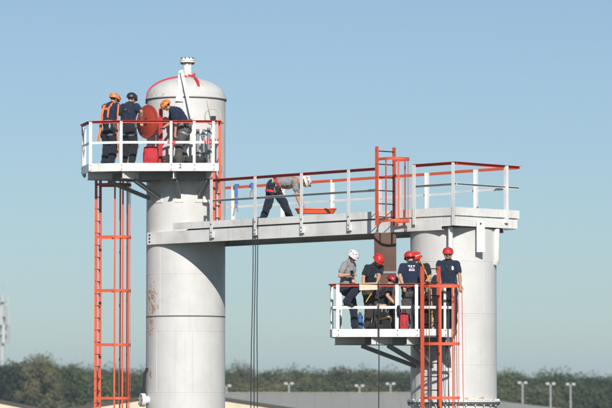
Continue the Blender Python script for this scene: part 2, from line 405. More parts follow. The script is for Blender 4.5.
def tree(px, pytop, Y, kind, wide=1.0, label=None, group=None):
    p = at(px, pytop, Y); h = p.z
    tm, cm, lb = KIND[kind]
    if not label:
        place = next(n for lim, n in ((-4, 'outside the antenna mast'), (14, 'under the antenna mast'), (42, 'beside the tall brown tree'), (68, 'above the lowest shed roof dip'), (90, 'just outside the tall orange ladder'), (108, 'behind the tall orange ladder stringers'), (131, 'behind the tall orange ladder cage'),
                     (158, 'at the outer edge of the taller tower'), (215, 'hidden behind the taller tower'), (232, 'at the rope side of the taller tower'), (246, 'behind the three ropes, tower side'), (262, 'behind the three ropes'), (278, 'just past the three ropes'), (300, 'behind the light pole past the ropes'), (322, 'over the middle of the grey roof'),
                     (330, 'well short of the lower platform corner'), (350, 'short of the lower platform corner'), (376, 'below the lower platform corner'), (400, 'behind the single hanging rope'), (440, 'below the lower platform struts'), (497, 'hidden by the shorter tower'), (512, 'at the open side of the shorter tower'), (535, 'behind the first light pole of three'),
                     (560, 'behind the middle light pole of three'), (576, 'behind the last light pole of three'), (584, 'closest past the three light poles'), (596, 'just past the three light poles'), (612, 'far past the three light poles'), (999, 'outermost of the treeline')) if px < lim)
        label = ('low ' if pytop > 378.9 else '') + ('dark rounded', 'mid green spreading', 'olive loose', 'brownish thin', 'narrow dark')[kind] + ' tree ' + place
    t = thing('broadleaf_tree', label, 'tree', (p.x, Y, 0), group or 'trees of the far treeline')
    t.rotation_euler = (0, 0, random.uniform(0, 6.28)); s = h/10.3; t.scale = (s*wide, s*wide, s)
    for nm, me in (('trunk', tm), ('crown', cm)):
        o = bpy.data.objects.new(nm, me); COL.objects.link(o); o.parent = t
# crown tops read off the photograph along the treeline
tree(39, 352, 300, 3, .62, 'tall airy brown tree rising above its neighbours beside the antenna mast', 'single tall trees')
tree(27, 361, 303, 0, 1.2)
tree(50, 361.5, 305, 1, 1.1)
tree(244, 361, 318, 3, .6, 'wispy tan tree standing up behind the three hanging ropes', 'single tall trees')
for (px, py, k, wd) in ((-14, 366, 1, 1), (6, 364, 0, 1.1), (18, 361, 2, .9), (60, 364, 2, 1.0), (74, 367, 1, 1.0), (88, 368, 0, 1.1), (103, 369, 4, 1.2), (117, 368, 0, 1), (133, 369, 2, .9), (148, 368, 0, 1.0),
                        (165, 368, 1, 1), (205, 368, 0, 1.0), (224, 368, 0, 1.0), (236, 368, 2, 1.0), (256, 366, 2, 1.05), (270, 372, 0, 1.0), (284, 368, 0, 1.15), (299, 371, 2, .9), (312, 370, 0, 1.0), (326, 368, 2, 1.0), (342, 364, 2, 1.2),
                        (358, 364, 2, 1.25), (371, 369, 0, 1.0), (384, 368, 0, 1.1), (396, 371, 3, 1.1), (408, 370, 0, 1.2), (424, 371, 1, 1), (492, 371, 1, 1.0), (504, 369, 2, 1.0), (516, 374, 3, .9), (528, 371, 1, 1.15), (543, 373, 2, 1),
                        (556, 372, 0, 1.1), (566, 374, 4, 1.2), (578, 378, 0, 1), (590, 376, 0, 1.1), (602, 375, 0, 1.1), (616, 376, 4, 1.2), (630, 375, 1, 1)):
    tree(px, py + 1.2 + random.uniform(-1.3, 1.3), random.uniform(322, 352), k, wd)
for (px, py, k) in ((10, 379, 2), (35, 381, 1), (62, 382, 0), (90, 380, 1), (118, 383, 0), (136, 382, 2), (232, 381, 2), (262, 382, 3), (318, 381, 1), (335, 383, 1), (368, 383, 3), (386, 381, 2), (512, 384, 2), (537, 386, 3), (560, 385, 1), (584, 386, 2), (606, 388, 3), (522, 389, 1), (596, 384, 0)):
    tree(px, py, random.uniform(304, 316), k, 1.35)

# ------------------------------------------------------------------ plan of the steelwork
YL, YR = 81.0, 74.4
CL = Vector((atX(185.8, YL), YL, 0)); CR = Vector((atX(453.4, YR), YR, 0))
U = (CR-CL).normalized(); N = Vector((U.y, -U.x, 0)); LEN = (CR-CL).length
Z = lambda h: HC + h
def B(a, b, z): p = CL + U*a + N*b; return Vector((p.x, p.y, z))
def a_at(px, b):
    """distance along the bridge at which the line at offset b crosses photo column px"""
    lo, hi = -3.0, LEN+3
    for _ in range(50):
        m = (lo+hi)/2; q = B(m, b, 0)
        if CX + FPX*q.x/q.y < px: lo = m
        else: hi = m
    return lo
UP = Vector((0,0,1))

# ------------------------------------------------------------------ towers
tw = thing('process_tower', 'taller white steel tower with domed head and open top nozzle', 'tower', (CL.x, CL.y, 0), 'white process towers')
c = (CL.x, CL.y, 0)
part('shell', MB().lathe(c, [(1.0, 0), (1.0, Z(1.985))], 96), 'tower_white_west', tw, True)
part('shell', MB().lathe(c, [(1.0, Z(2.01)), (1.0, Z(7.52))], 96), 'tower_white_west', tw, True)
part('seam_ring', MB().lathe(c, [(.985, Z(1.98)), (1.008, Z(1.983)), (1.008, Z(1.992)), (.985, Z(2.012))], 96), 'seam_dark', tw, True)
for z in (3.06, 1.63, .1, -3): part('weld_bead', MB().lathe(c, [(.998, Z(z)-.012), (1.005, Z(z)), (.998, Z(z)+.012)], 96), 'tower_white_west', tw, True)
part('vertical_weld', MB().tube([(CL.x-.62, CL.y-.789, Z(2.02)), (CL.x-.62, CL.y-.789, Z(3.7))], .008, 6), 'tower_white_west', tw, True)
for (th, z0, z1) in ((250, 3.06, 3.75), (288, 1.64, 1.97), (282, .11, 1.62), (225, .11, 1.62), (300, 5.0, 7.4), (238, -2.9, .09), (310, -2.9, .09)):
    q = (CL.x + math.cos(R(th)), CL.y + math.sin(R(th))); part('vertical_weld', MB().tube([(*q, Z(z0)), (*q, Z(z1))], .007, 6), 'tower_white_west', tw, True)
dome = [(1.035, Z(7.505)), (1.035, Z(7.535)), (1.005, Z(7.55))]
for k in range(1, 15):
    t = k/14*math.pi/2; dome.append((1.005*math.cos(t)+ (.0 if k < 14 else .0), Z(7.55) + .53*math.sin(t)))
dome[-1] = (.0, dome[-1][1])
hd = part('domed_head', MB().lathe(c, dome, 96), 'tower_white_west', tw, True)
part('head_seam', MB().lathe(c, [(1.0, Z(7.475)), (1.022, Z(7.48)), (1.022, Z(7.507)), (1.0, Z(7.51))], 96), 'seam_dark', hd, True)
nx = atX(187, YL)
nz = part('nozzle', MB().lathe((nx, YL, 0), [(.118, Z(8.0)), (.118, Z(8.44))], 28), 'white_steel', hd, True)
def flange(cn, z, r, mb=None): return MB().lathe((cn[0], cn[1], 0), [(.05, z-.04), (r, z-.04), (r, z-.005), (r-.02, z-.005), (r-.02, z+.005), (r, z+.005), (r, z+.04), (.05, z+.04)], 32)
part('nozzle_flange', flange((nx, YL), Z(8.5), .195), 'white_steel', hd, True)
part('cap_disc', MB().lathe((nx, YL, 0), [(.165, Z(8.54)), (.165, Z(8.575)), (.0, Z(8.585))], 28), 'white_steel', hd, True)
for k in range(10):
    t = 2*math.pi*k/10; q = (nx+.158*math.cos(t), YL+.158*math.sin(t)); part('flange_bolt', MB().lathe((q[0], q[1], 0), [(.016, Z(8.42)), (.016, Z(8.59))], 6), 'bolt_steel', hd)
part('nozzle_band', MB().lathe((nx, YL, 0), [(.12, Z(8.12)), (.126, Z(8.12)), (.126, Z(8.155)), (.12, Z(8.155))], 24), 'paper_tan', hd, True)
# lifting lug plate and the long prop leaning from the dome down to the platform
lugc = at(179, 86, 80.1); f0 = at(175.6, 101, 79.96); f1 = at(183.2, 101.5, 79.96); f2 = at(181.8, 70, 80.0); f3 = at(178.8, 71, 80.0)
part('lug_plate', MB().extrude([f0, f1, f2, f3], (0, .05, .0)), 'white_steel', tw)
part('prop_leg', MB().bar(at(181.4, 70, 79.90), at(192.2, 119, 79.80), .075, .06, (1, 0, 0)), 'white_steel', tw)
# small stub nozzle low on the shell
d = Vector((-.92, -.38, 0)); s0 = CL + d*.95 + Vector((0, 0, at(150, 400, 80.6).z))
st = part('side_nozzle', MB().lathe(s0, [(.10, 0), (.10, .16)], 20, d), 'white_steel', tw, True)
part('side_flange', MB().lathe(s0 + d*.16, [(.17, 0), (.17, .05), (.155, .052), (.155, .058), (.17, .06), (.17, .10), (.0, .102)], 24, d), 'white_steel', st, True)
for k in range(8):
    t = 2*math.pi*k/8; e1 = Vector((-d.y, d.x, 0)); q = s0 + d*.25 + e1*(.14*math.cos(t)) + UP*(.14*math.sin(t)); part('stub_bolt', MB().lathe(q, [(.014, 0), (.014, .04)], 6, d), 'bolt_steel', st)
hx = [at(145.4, y, 80.55) + Vector((dx, 0, 0)) for y, dx in ((368, .05), (374, -.02), (382, -.03), (390, -.06), (394, -.08))]
part('black_hose', MB().tube(hx, .035, 8), 'strap_black', tw, True)
# white brackets on the shell above the bridge
part('shell_bracket', MB().box(at(205.3, 196, 80.1), (.11, .22, .33)), 'white_steel', tw)
part('base_ring', MB().lathe(c, [(1.0, 0), (1.25, 0), (1.25, .06), (1.0, .06)], 64), 'white_steel', tw)

te = thing('process_tower', 'shorter white steel tower carrying the square platform on its top', 'tower', (CR.x, CR.y, 0), 'white process towers')
c = (CR.x, CR.y, 0)
part('shell', MB().lathe(c, [(1.0, Z(-.10)), (1.0, Z(3.86)), (.92, Z(3.90))], 96), 'tower_white_east', te, True)
part('shell', MB().lathe(c, [(1.0, 0), (1.0, Z(-.20))], 96), 'tower_white_east', te, True)
part('shell_flange', MB().lathe(c, [(.9, Z(-.105)), (1.09, Z(-.105)), (1.09, Z(-.14)), (.9, Z(-.142))], 96), 'white_steel', te, True)
part('shell_flange', MB().lathe(c, [(.9, Z(-.15)), (1.08, Z(-.151)), (1.08, Z(-.185)), (.9, Z(-.187))], 96), 'seam_dark', te, True)
for k in range(28):
    t = 2*math.pi*k/28; part('flange_bolt', MB().lathe((CR.x+1.05*math.cos(t), CR.y+1.05*math.sin(t), 0), [(.016, Z(-.23)), (.016, Z(-.07))], 6), 'white_steel', te)
for z in (.72, 1.9, 3.1): part('weld_bead', MB().lathe(c, [(.998, Z(z)-.012), (1.005, Z(z)), (.998, Z(z)+.012)], 96), 'tower_white_east', te, True)
part('base_ring', MB().lathe(c, [(1.0, 0), (1.25, 0), (1.25, .06), (1.0, .06)], 64), 'white_steel', te)
for (th, z0, z1) in ((283, .73, 1.89), (301, -.09, .71), (312, 1.91, 3.09), (262, 3.11, 3.85)):
    q = (CR.x + math.cos(R(th)), CR.y + math.sin(R(th))); part('vertical_weld', MB().tube([(*q, Z(z0)), (*q, Z(z1))], .007, 6), 'tower_white_east', te, True)
x0 = atX(481, 73.3)
part('hanging_plate', MB().box((x0, 73.35, Z((396-237)/43.5)), (.19, .03, .72)), 'white_steel', te)
part('plate_bolt', MB().lathe((x0, 73.335, Z((396-224)/43.5)), [(.02, 0), (.02, .03)], 8, (0,-1,0)), 'bolt_steel', te)
pz0, pz1 = at(497, 264, 74.2).z, at(497, 228, 74.2).z
part('side_pipe', MB().tube([(atX(496.6, 74.0), 74.0, Z(3.86)), (atX(496.6, 74.0), 74.0, pz0+.1), (atX(495.5, 74.05), 74.05, pz0)], .075, 14), 'white_steel', te, True)
part('side_pipe', MB().tube([(atX(450.5, 73.2), 73.2, Z(3.86)), (atX(450.5, 73.2), 73.2, Z(3.35))], .055, 12), 'white_steel', te, True)

# ------------------------------------------------------------------ railing helpers
def angle_rail(p0, p1, out, leg=.062, th=.009):
    """steel angle: flat leg on top pointing outward, upright leg hanging from its inner edge"""
    p0 = Vector(p0); p1 = Vector(p1); out = Vector(out).normalized(); m = MB()
    m.extrude([p0 + out*leg, p0 + out*leg - UP*th, p0 + out*th - UP*th, p0 + out*th - UP*leg, p0 - UP*leg, p0], p1-p0)
    return m
def post(p, z0, z1, d, out, w=.085, th=.010, angle=True):
    """angle-iron post: wide face across d, flange along -out"""
    d = Vector(d).normalized(); out = Vector(out).normalized(); p = Vector((p[0], p[1], 0)); m = MB()
    pts = [p - d*w/2, p + d*w/2, p + d*w/2 - out*th, p - d*(w/2-th) - out*th, p - d*(w/2-th) - out*.07, p - d*w/2 - out*.07]
    m.extrude([q + UP*z0 for q in pts], (0, 0, z1-z0)); return m

# ------------------------------------------------------------------ bridge
HWID = 1.06
br = thing('catwalk', 'white steel catwalk with red handrails spanning between the two towers', 'catwalk', tuple(B(LEN/2, 0, 0)))
zb0, zb1, zt0, zt1, zd = Z(3.80), Z(4.105), Z(4.14), Z(4.305), Z(4.12)
a0, a1 = a_at(147, HWID), a_at(440, HWID+.05)
aT = a_at(174, HWID)
for s in (1, -1):
    # channel: web plus two flanges turned inward
    lo = HWID
    m = MB().extrude([B(a0, s*lo, zb0), B(a0, s*lo, zb1), B(a0, s*(lo-.09), zb1), B(a0, s*(lo-.09), zb1-.012), B(a0, s*(lo-.012), zb1-.012), B(a0, s*(lo-.012), zb0+.012), B(a0, s*(lo-.09), zb0+.012), B(a0, s*(lo-.09), zb0)], U*(a1-a0))
    part('side_channel', m, 'white_steel', br)
    m = MB().extrude([B(aT, s*(lo+.040), zt0), B(aT, s*(lo+.040), zt1), B(aT, s*(lo-.0), zt1), B(aT, s*(lo-.0), zt0)], U*(LEN-1.06-aT)); part('toe_board', m, 'white_steel', br)
for s in (1, -1): part('gap_shade_strip', MB().bar(B(1.2, s*(HWID-.030), Z(4.125)), B(LEN-1.08, s*(HWID-.030), Z(4.125)), .010, .09, N), 'deck_steel', br)  # dark strip added behind the toe board gap, standing in for its shade
for j, dz in enumerate((.07, .155, .24)):
    part('end_bolt', MB().lathe(B(a0+.10, HWID, zb0+dz), [(.022, 0), (.022, .022)], 6, N), 'bolt_steel', br)
ring_ = [B(1.006*math.cos(R(t_)), 1.006*math.sin(R(t_)), 0) for t_ in range(-78, 79, 6)] + [B(1.16, HWID-.02, 0), B(1.16, -HWID+.02, 0)]
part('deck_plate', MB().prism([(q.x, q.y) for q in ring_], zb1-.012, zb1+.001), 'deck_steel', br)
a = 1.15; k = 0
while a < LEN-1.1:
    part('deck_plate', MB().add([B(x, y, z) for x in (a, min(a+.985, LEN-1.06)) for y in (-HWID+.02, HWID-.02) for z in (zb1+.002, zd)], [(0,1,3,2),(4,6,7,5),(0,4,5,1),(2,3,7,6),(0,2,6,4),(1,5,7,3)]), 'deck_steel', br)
    part('cross_beam', MB().bar(B(a, -HWID+.1, zb1-.10), B(a, HWID-.1, zb1-.10), .07, .16), 'shaded_steel', br)
    a += 1.0
zr, zm = Z(5.335), Z(4.83)
front_posts = [211.5, 255.3, 301.7, 348.9]
ap = [a_at(x, HWID+.06) for x in front_posts]
a_lad0, a_lad1 = a_at(374, HWID+.06), a_at(414.5, HWID+.06)
for x in ap: part('post', post(B(x, HWID+.075, 0), Z(3.89), zr-.01, U, N, .095), 'white_rail', br)
for x in ap:
    for dz in (3.93, 4.02, 4.22): part('post_bolt', MB().lathe(B(x, HWID+.074, Z(dz)), [(.014, 0), (.014, .018)], 6, N), 'bolt_steel', br)
for x in ap: part('post_foot', MB().box(B(x, HWID+.045, Z(3.97)), (.14, .03, .16), (U, N, UP)), 'white_steel', br)
part('post', post(B(a_lad1, HWID+.075, 0), Z(3.95), zr-.01, U, N, .10), 'white_rail', br)
part('post', post(B(a_at(399.5, HWID), HWID-.02, 0), Z(4.12), zr-.3, U, N, .07), 'white_rail', br)
part('top_rail', angle_rail(B(ap[0]-.04, HWID+.0, zr), B(a_lad0+.05, HWID, zr), N, .066), 'red_paint', br)
part('mid_rail', angle_rail(B(ap[0]-.04, HWID+.0, zm), B(a_lad0+.05, HWID, zm), N, .055), 'white_rail', br)
rp = [a_at(x, -HWID) for x in (233.5, 283, 333, 380)]
for x in rp: part('post', post(B(x, -HWID-.02, 0), Z(3.95), zr-.01, U, -N, .085), 'white_rail', br)
ar0 = a_at(219, -HWID)
part('top_rail', angle_rail(B(ar0, -HWID, zr), B(LEN-1.05, -HWID, zr), -N, .07), 'orange_paint', br)
part('mid_rail', angle_rail(B(ar0, -HWID, zm), B(LEN-1.05, -HWID, zm), -N, .055), 'white_rail', br)

# ------------------------------------------------------------------ square platform on the shorter tower
sq = thing('square_platform', 'square white railed platform crowning the shorter tower', 'platform', (CR.x, CR.y, Z(3.88)))
H = 1.06
def Q(a, b, z): return B(LEN + a, b, z)
deckm = MB().add([Q(a, b, z) for a in (-H+.02, H-.02) for b in (-H+.02, H-.02) for z in (Z(4.09), zd)], [(0,1,3,2),(4,6,7,5),(0,4,5,1),(2,3,7,6),(0,2,6,4),(1,5,7,3)])
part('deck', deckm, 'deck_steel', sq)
for (p, q, out) in (((-H, H), (H, H), N), ((H, H), (H, -H), U), ((H, -H), (-H, -H), -N)):
    e0 = Q(p[0], p[1], 0); e1 = Q(q[0], q[1], 0); dr = (e1-e0).normalized()
    lo_ = MB().bar(e0 - out*.02 + UP*Z(3.995), e1 - out*.02 + UP*Z(3.995), .03, .225, out); part('edge_beam', lo_, 'white_steel', sq)
    up_ = MB().bar(e0 + out*.018 - dr*.0 + UP*Z(4.215), e1 + out*.018 + dr*.03 + UP*Z(4.215), .03, .185, out); part('toe_board', up_, 'white_steel', sq)
for b in (-.55, 0, .55): part('joist', MB().bar(Q(-H+.05, b, Z(4.0)), Q(H-.06, b, Z(4.0)), .06, .16), 'white_steel', sq)
part('corner_gusset', MB().extrude([Q(H-.03, -H+.05, Z(3.86)), Q(H-.03, -H+.5, Z(3.86)), Q(H-.35, -H+.05, Z(3.86))], (0,0,.02)), 'white_steel', sq)
zs = Z(5.345)
def sqpost(a, b, d, out, z0=3.89): part('post', post(Q(a, b, 0), Z(z0), zs-.01, d, out, .09), 'white_rail', sq)
sqpost(H-.03, H+.055, U, N); sqpost(H+.06, -H*.60, -N, U, 4.0)
sqpost(a_at(428, -H)-LEN, -H-.0, U, -N); sqpost(a_at(477, -H)-LEN, -H-.0, U, -N)
al1 = a_lad1-LEN
part('top_rail', angle_rail(Q(al1-.05, H, zs), Q(H+.06, H, zs), N, .066), 'red_paint', sq)
part('top_rail', angle_rail(Q(H, H+.0, zs-.001), Q(H, -H-.06, zs-.001), U, .066), 'red_paint', sq)
part('top_rail', angle_rail(Q(-H, -H, zs), Q(H-.01, -H, zs), -N, .07), 'orange_paint', sq)
zsm = Z(4.86)
part('mid_rail', angle_rail(Q(al1-.05, H, zsm), Q(H+.05, H, zsm), N, .055), 'white_rail', sq)
part('mid_rail', angle_rail(Q(H, H, zsm-.001), Q(H, -H-.04, zsm-.001), U, .055), 'white_rail', sq)
part('mid_rail', angle_rail(Q(-H, -H, zsm), Q(H-.01, -H, zsm), -N, .055), 'white_rail', sq)

# ------------------------------------------------------------------ ladders
def ladder(label, A, Bp, m, z0, z1, hoops, cage=None, depth=.75, rung0=None, sw=.065, tie=None, bars=5, group=None, mat='orange_paint', rungmat='bolt_steel', cage_r=None):
    A = Vector((A[0], A[1], 0)); Bp = Vector((Bp[0], Bp[1], 0)); m = Vector((m[0], m[1], 0)).normalized(); d = (Bp-A).normalized(); w = (Bp-A).length; mid = (A+Bp)/2
    t = thing('caged_ladder', label, 'ladder', (mid.x, mid.y, z0), group)
    for q in (A, Bp):
        part('stringer', MB().bar(q + UP*z0, q + UP*z1, sw, .03, m), mat, t)
    z = (rung0 if rung0 else z0 + .2)
    while z < z1 - .05:
        part('rung', MB().tube([A - d*.018 + UP*z, Bp + d*.018 + UP*z], .013, 8), rungmat, t, True); z += .305
    r = cage_r or w/2 + .10
    def path(n=18):
        pts = [A + m*.02, ]
        c0 = mid + m*(depth - r)
        for k in range(n+1):
            th = math.pi*k/n; pts.append(c0 - d*r*math.cos(th) + m*r*math.sin(th))
        pts.append(Bp + m*.02); return pts
    pth = path()
    for hz_ in hoops:
        mb = MB()
        vs_ = []; fs_ = []; n = len(pth)
        for i, p in enumerate(pth):
            tg = (pth[min(i+1, n-1)] - pth[max(i-1, 0)]).normalized(); nr = Vector((tg.y, -tg.x, 0))
            for o_, hh in ((-.005, -.032), (.005, -.032), (.005, .032), (-.005, .032)): vs_.append(p + nr*o_ + UP*(hz_ + hh))
        for i in range(n-1):
            for k in range(4): fs_.append((i*4+k, i*4+(k+1)%4, (i+1)*4+(k+1)%4, (i+1)*4+k))
        fs_ += [(0,1,2,3), tuple((n-1)*4+k for k in (3,2,1,0))]
        part('hoop', mb.add(vs_, fs_), mat, t)
    if cage:
        c0 = mid + m*(depth - r)
        for k in range(bars):
            th = math.pi*(k/(bars-1)); p = c0 - d*(r-.012)*math.cos(th) + m*(r-.012)*math.sin(th); nr = (p-c0).normalized()
            part('cage_bar', MB().bar(p + UP*cage[0], p + UP*cage[1], .042, .008, Vector((-nr.y, nr.x, 0))), mat, t)
    if tie:
        for (p, q) in tie: part('standoff', MB().bar(p, q, .05, .012, UP), mat, t)
    return t
# tall ladder below the outer platform of the taller tower, seen along its stringers
zA = [Z((396-y)/39.7) for y in (185, 237.5, 291, 345, 398.3)] ; zA += [zA[-1]-1.35*k for k in (1, 2, 3)]
lx = atX(95.8, 80.35)
ladder('tall orange caged ladder under the high platform of the taller tower', (lx, 80.36), (lx+.075, 80.86), (1, -.16), 0.0, Z(5.72), zA, (zA[-1], Z(5.66)), .84, bars=6, cage_r=.34, group='orange caged ladders')
# short ladder up from the catwalk to the high platform
p0 = P2(213.6, 78.98); p1 = P2(219.6, 79.30)
sl = thing('fixed_ladder', 'short orange ladder from the catwalk up to the high platform', 'ladder', ((p0[0]+p1[0])/2, 79.14, zd), 'orange ladders without cage')
for q, z1 in ((p0, Z(5.52)), (p1, Z(6.86))): part('stringer', MB().bar((q[0], q[1], zd), (q[0], q[1], z1), .075, .03, (1,0,0)), 'orange_paint', sl)
z = zd + .28
while z < Z(5.5): part('rung', MB().tube([(p0[0], p0[1], z), (p1[0], p1[1], z)], .014, 8), 'bolt_steel', sl, True); z += .305
# caged ladder stub at the catwalk's ladder gate
A_ = Vector((*P2(377, 73.75), 0)); B_ = A_ + Vector((.72, .62, 0)).normalized()*.50; B_.x = atX(394.3, B_.y)
tie = [(B_ + UP*Z(4.0), B(a_at(399, HWID), HWID, Z(4.0))), (A_ + UP*Z(4.05), B(a_at(380, HWID), HWID, Z(4.05)))]
ladder('orange caged ladder top rising through the gate in the catwalk railing', A_, B_, U, Z(3.93), Z(5.76), [Z(5.46), Z(4.03)], (Z(4.0), Z(5.48)), .62, sw=.09, tie=tie, bars=4, group='orange caged ladders', cage_r=.30)
# caged ladder at the lower platform
A2 = Vector((*P2(422.3, 72.36), 0)); B2 = Vector((*P2(438.6, 72.45), 0))
zB = [at(440, y, 72.1).z for y in (286, 343.8, 398)]; zB += [zB[-1]-1.3*k for k in (1, 2, 3)]
tie = [(A2 + UP*Z(1.40), A2 + Vector((.0, .12, Z(1.40)))), (B2 + UP*Z(1.40), B2 + Vector((.0, .10, Z(1.40))))]
ladder('orange caged ladder climbing past the lower platform of the shorter tower', A2, B2, (.74, -.55), 0.0, at(438, 266, 72.2).z, zB, (zB[-1], zB[0]+.02), .62, sw=.085, tie=tie, bars=5, group='orange caged ladders', cage_r=.31)

# rust-brown sheet hanging below the catwalk
rp_ = thing('rusty_panel', 'rust brown sheet metal panel hanging below the catwalk', 'panel', (atX(385, 74.6), 74.6, Z(1.5)))
e0 = Vector((*P2(374.2, 74.35), 0)); e1 = Vector((*P2(396.3, 74.35), 0))
for z0, z1, dy in ((1.46, 2.86, 0), (2.875, 3.79, 0)):
    part('sheet', MB().box(((e0.x+e1.x)/2, 74.35+dy, Z((z0+z1)/2)), (e1.x-e0.x, .012, z1-z0)), 'rusty_sheet', rp_)
part('joint_strap', MB().box(((e0.x+e1.x)/2, 74.335, Z(2.868)), (e1.x-e0.x, .02, .05)), 'gear_grey', rp_)
for xx in (e0.x+.02, e1.x-.02): part('edge_angle', MB().box((xx, 74.37, Z(2.62)), (.035, .028, 2.32)), 'rusty_sheet', rp_)

# ------------------------------------------------------------------ bracketed work platforms
def work_platform(label, C, outer, back_arc, zdeck, fasc0, fasc1, zrail, zmid, posts, beams, strut_z, rail_cols, beam_drop, skip_rail=(), open_from=None):
    t = thing('work_platform', label, 'platform', (C.x, C.y, fasc0), 'bracketed work platforms')
    C = Vector((C.x, C.y, 0)); pts = [Vector((x, y, 0)) for x, y in outer]
    aR, aL = back_arc; n = 22
    arc = [(C.x + 1.012*math.cos(aR + (aL-aR)*k/n), C.y + 1.012*math.sin(aR + (aL-aR)*k/n)) for k in range(n+1)]
    part('deck', MB().prism([(p.x, p.y) for p in pts] + arc, zdeck-.03, zdeck), 'deck_steel', t)
    cen = sum(pts, Vector())/len(pts); cen = (cen + C)/2
    for i in range(len(pts)-1):
        a, b = pts[i], pts[i+1]; dr = (b-a).normalized(); out = Vector((dr.y, -dr.x, 0))
        if out.dot((a+b)/2 - cen) < 0: out = -out
        part('toe_board', MB().bar(a + out*.012 + UP*(fasc0+fasc1)/2, b + out*.012 + UP*(fasc0+fasc1)/2 , .022, fasc1-fasc0, out), 'white_steel', t)
        if i not in skip_rail:
            part('top_rail', angle_rail(a - dr*.0 + UP*zrail, b + UP*zrail, out, .064), rail_cols[i], t)
            part('mid_rail', MB().bar(a + out*.004 + UP*zmid, b + out*.004 + UP*zmid, .010, .062, out), 'white_rail', t)
    for (x, y, dx, dy, w) in posts:
        dr = Vector((dx, dy, 0)).normalized(); out = Vector((dr.y, -dr.x, 0))
        if out.dot(Vector((x, y, 0)) - cen) < 0: out = -out
        part('post', post(Vector((x, y, 0)) + out*.036, fasc0+.02, zrail-.01, dr, out, w*.80), 'white_rail', t)
        for dz in (.05, .15): part('post_bolt', MB().lathe(Vector((x, y, fasc0+dz)) + out*.035 + dr*.015, [(.012, 0), (.012, .016)], 6, out), 'bolt_steel', t)
    zt_ = zdeck - .032
    for (x, y) in beams:
        e = Vector((x, y, 0)); dr = (e-C).normalized(); s = C + dr*.99; side = Vector((-dr.y, dr.x, 0)); L = (e-s).length
        zl = fasc0 - beam_drop
        prof = [s + UP*zt_, e - dr*.03 + UP*zt_, e - dr*.03 + UP*zl, s + UP*zl]
        bm_ = part('beam', MB().extrude([p - side*.012 for p in prof], side*.024), 'white_steel', t)
        part('beam_flange', MB().bar(s + UP*(zl-.006), e - dr*.03 + UP*(zl-.006), .11, .012, side), 'shaded_steel', bm_)
        part('strut', MB().bar(s + dr*(L*.66) + UP*(zl-.03), C + dr*1.0 + UP*strut_z, .10, .085, side), 'shaded_steel', t)
        part('strut_pad', MB().box(C + dr*1.006 + UP*strut_z, (.02, .2, .24), (dr, side, UP)), 'white_steel', t)
    # edge joists between the beams
    for i in range(len(beams)-1):
        a, b = Vector((*beams[i], 0)), Vector((*beams[i+1], 0)); zl = fasc0 - beam_drop*.55
        a2 = C + (a-C)*.74; b2 = C + (b-C)*.74
        part('joist', MB().bar(a2 + UP*zl, b2 + UP*zl, .05, beam_drop*1.05), 'shaded_steel', t)
    return t
outL = [P2(84.6, 81.7), P2(82.2, 80.35), P2(89.6, 79.35), P2(120.4, 79.12), P2(217.6, 79.10), P2(221, 80.0)]
DL = Z(5.735)
f = math.atan2
angR = f(outL[-1][1]-CL.y, outL[-1][0]-CL.x); angL = f(outL[0][1]-CL.y, outL[0][0]-CL.x) - 2*math.pi
postsL = [(*P2(84.3, 81.6), .1, -1, .06), (*P2(82.6, 80.4), .5, -1, .06), (*P2(90.2, 79.34), 1, -.1, .10), (*P2(120.8, 79.12), 1, 0, .085), (*P2(170.8, 79.10), 1, 0, .085), (*P2(194, 79.10), 1, 0, .085), (*P2(213.2, 79.10), 1, 0, .085)]
beamsL = [P2(86.5, 79.75), P2(121.5, 79.16), P2(173, 79.14), P2(212.5, 79.14)]
wpL = work_platform('high white railed platform on the taller tower holding three people', CL, outL, (angR, angL), DL, Z(5.565), Z(5.765), Z(6.825), Z(6.28), postsL, beamsL, Z(4.97),
              ['red_paint', 'red_paint', 'red_paint', 'red_paint', 'orange_paint'], .17)
# printed numeral on its toe board
def text_mesh(txt, size, loc, rot, mat, parent, name, ext=.002):
    cu = bpy.data.curves.new('tmp', 'FONT'); cu.body = txt; cu.size = size; cu.extrude = ext; cu.align_x = 'CENTER'; cu.align_y = 'CENTER'
    o = bpy.data.objects.new('tmp', cu); COL.objects.link(o); bpy.context.view_layer.update()
    me = bpy.data.meshes.new_from_object(o.evaluated_get(bpy.context.evaluated_depsgraph_get())); bpy.data.objects.remove(o)
    me.transform(Matrix.Translation(Vector(loc) - origin_of(parent)) @ rot); me.materials.clear(); me.materials.append(M[mat]); me.name = name
    q = bpy.data.objects.new(name, me); COL.objects.link(q); q.parent = parent; return q
text_mesh('2', .15, at(180.2, 166.2, 79.075), Matrix.Rotation(math.pi/2, 4, 'X'), 'bolt_steel', wpL, 'numeral')
outR = [P2(341, 75.6), P2(331.0, 73.3), P2(333.2, 72.62), P2(431.0, 72.5), P2(453.5, 72.72)]
DR_ = Z(1.485)
angR = f(73.395-CR.y, P2(457, 73.4)[0]-CR.x); angL = f(outR[0][1]-CR.y, outR[0][0]-CR.x) - 2*math.pi
postsR = [(*P2(340.6, 75.5), .3, -1, .05), (*P2(332, 73.2), .3, -1, .05), (*P2(337.8, 72.61), 1, 0, .095), (*P2(396.8, 72.55), 1, 0, .095), (*P2(416.4, 72.52), 1, 0, .09), (*P2(444.5, 72.63), 1, .2, .07), (*P2(452.5, 72.71), 1, .2, .06)]
beamsR = [P2(334, 73.0), P2(370.5, 72.62), P2(406.5, 72.58), P2(446, 72.72)]
work_platform('lower white railed platform on the shorter tower crowded with six people', CR, outR, (angR, angL), DR_, Z(1.335), Z(1.515), Z(2.545), Z(2.005), postsR, beamsR, Z(.68),
              ['red_paint', 'red_paint', 'red_paint', 'orange_paint'], .165)

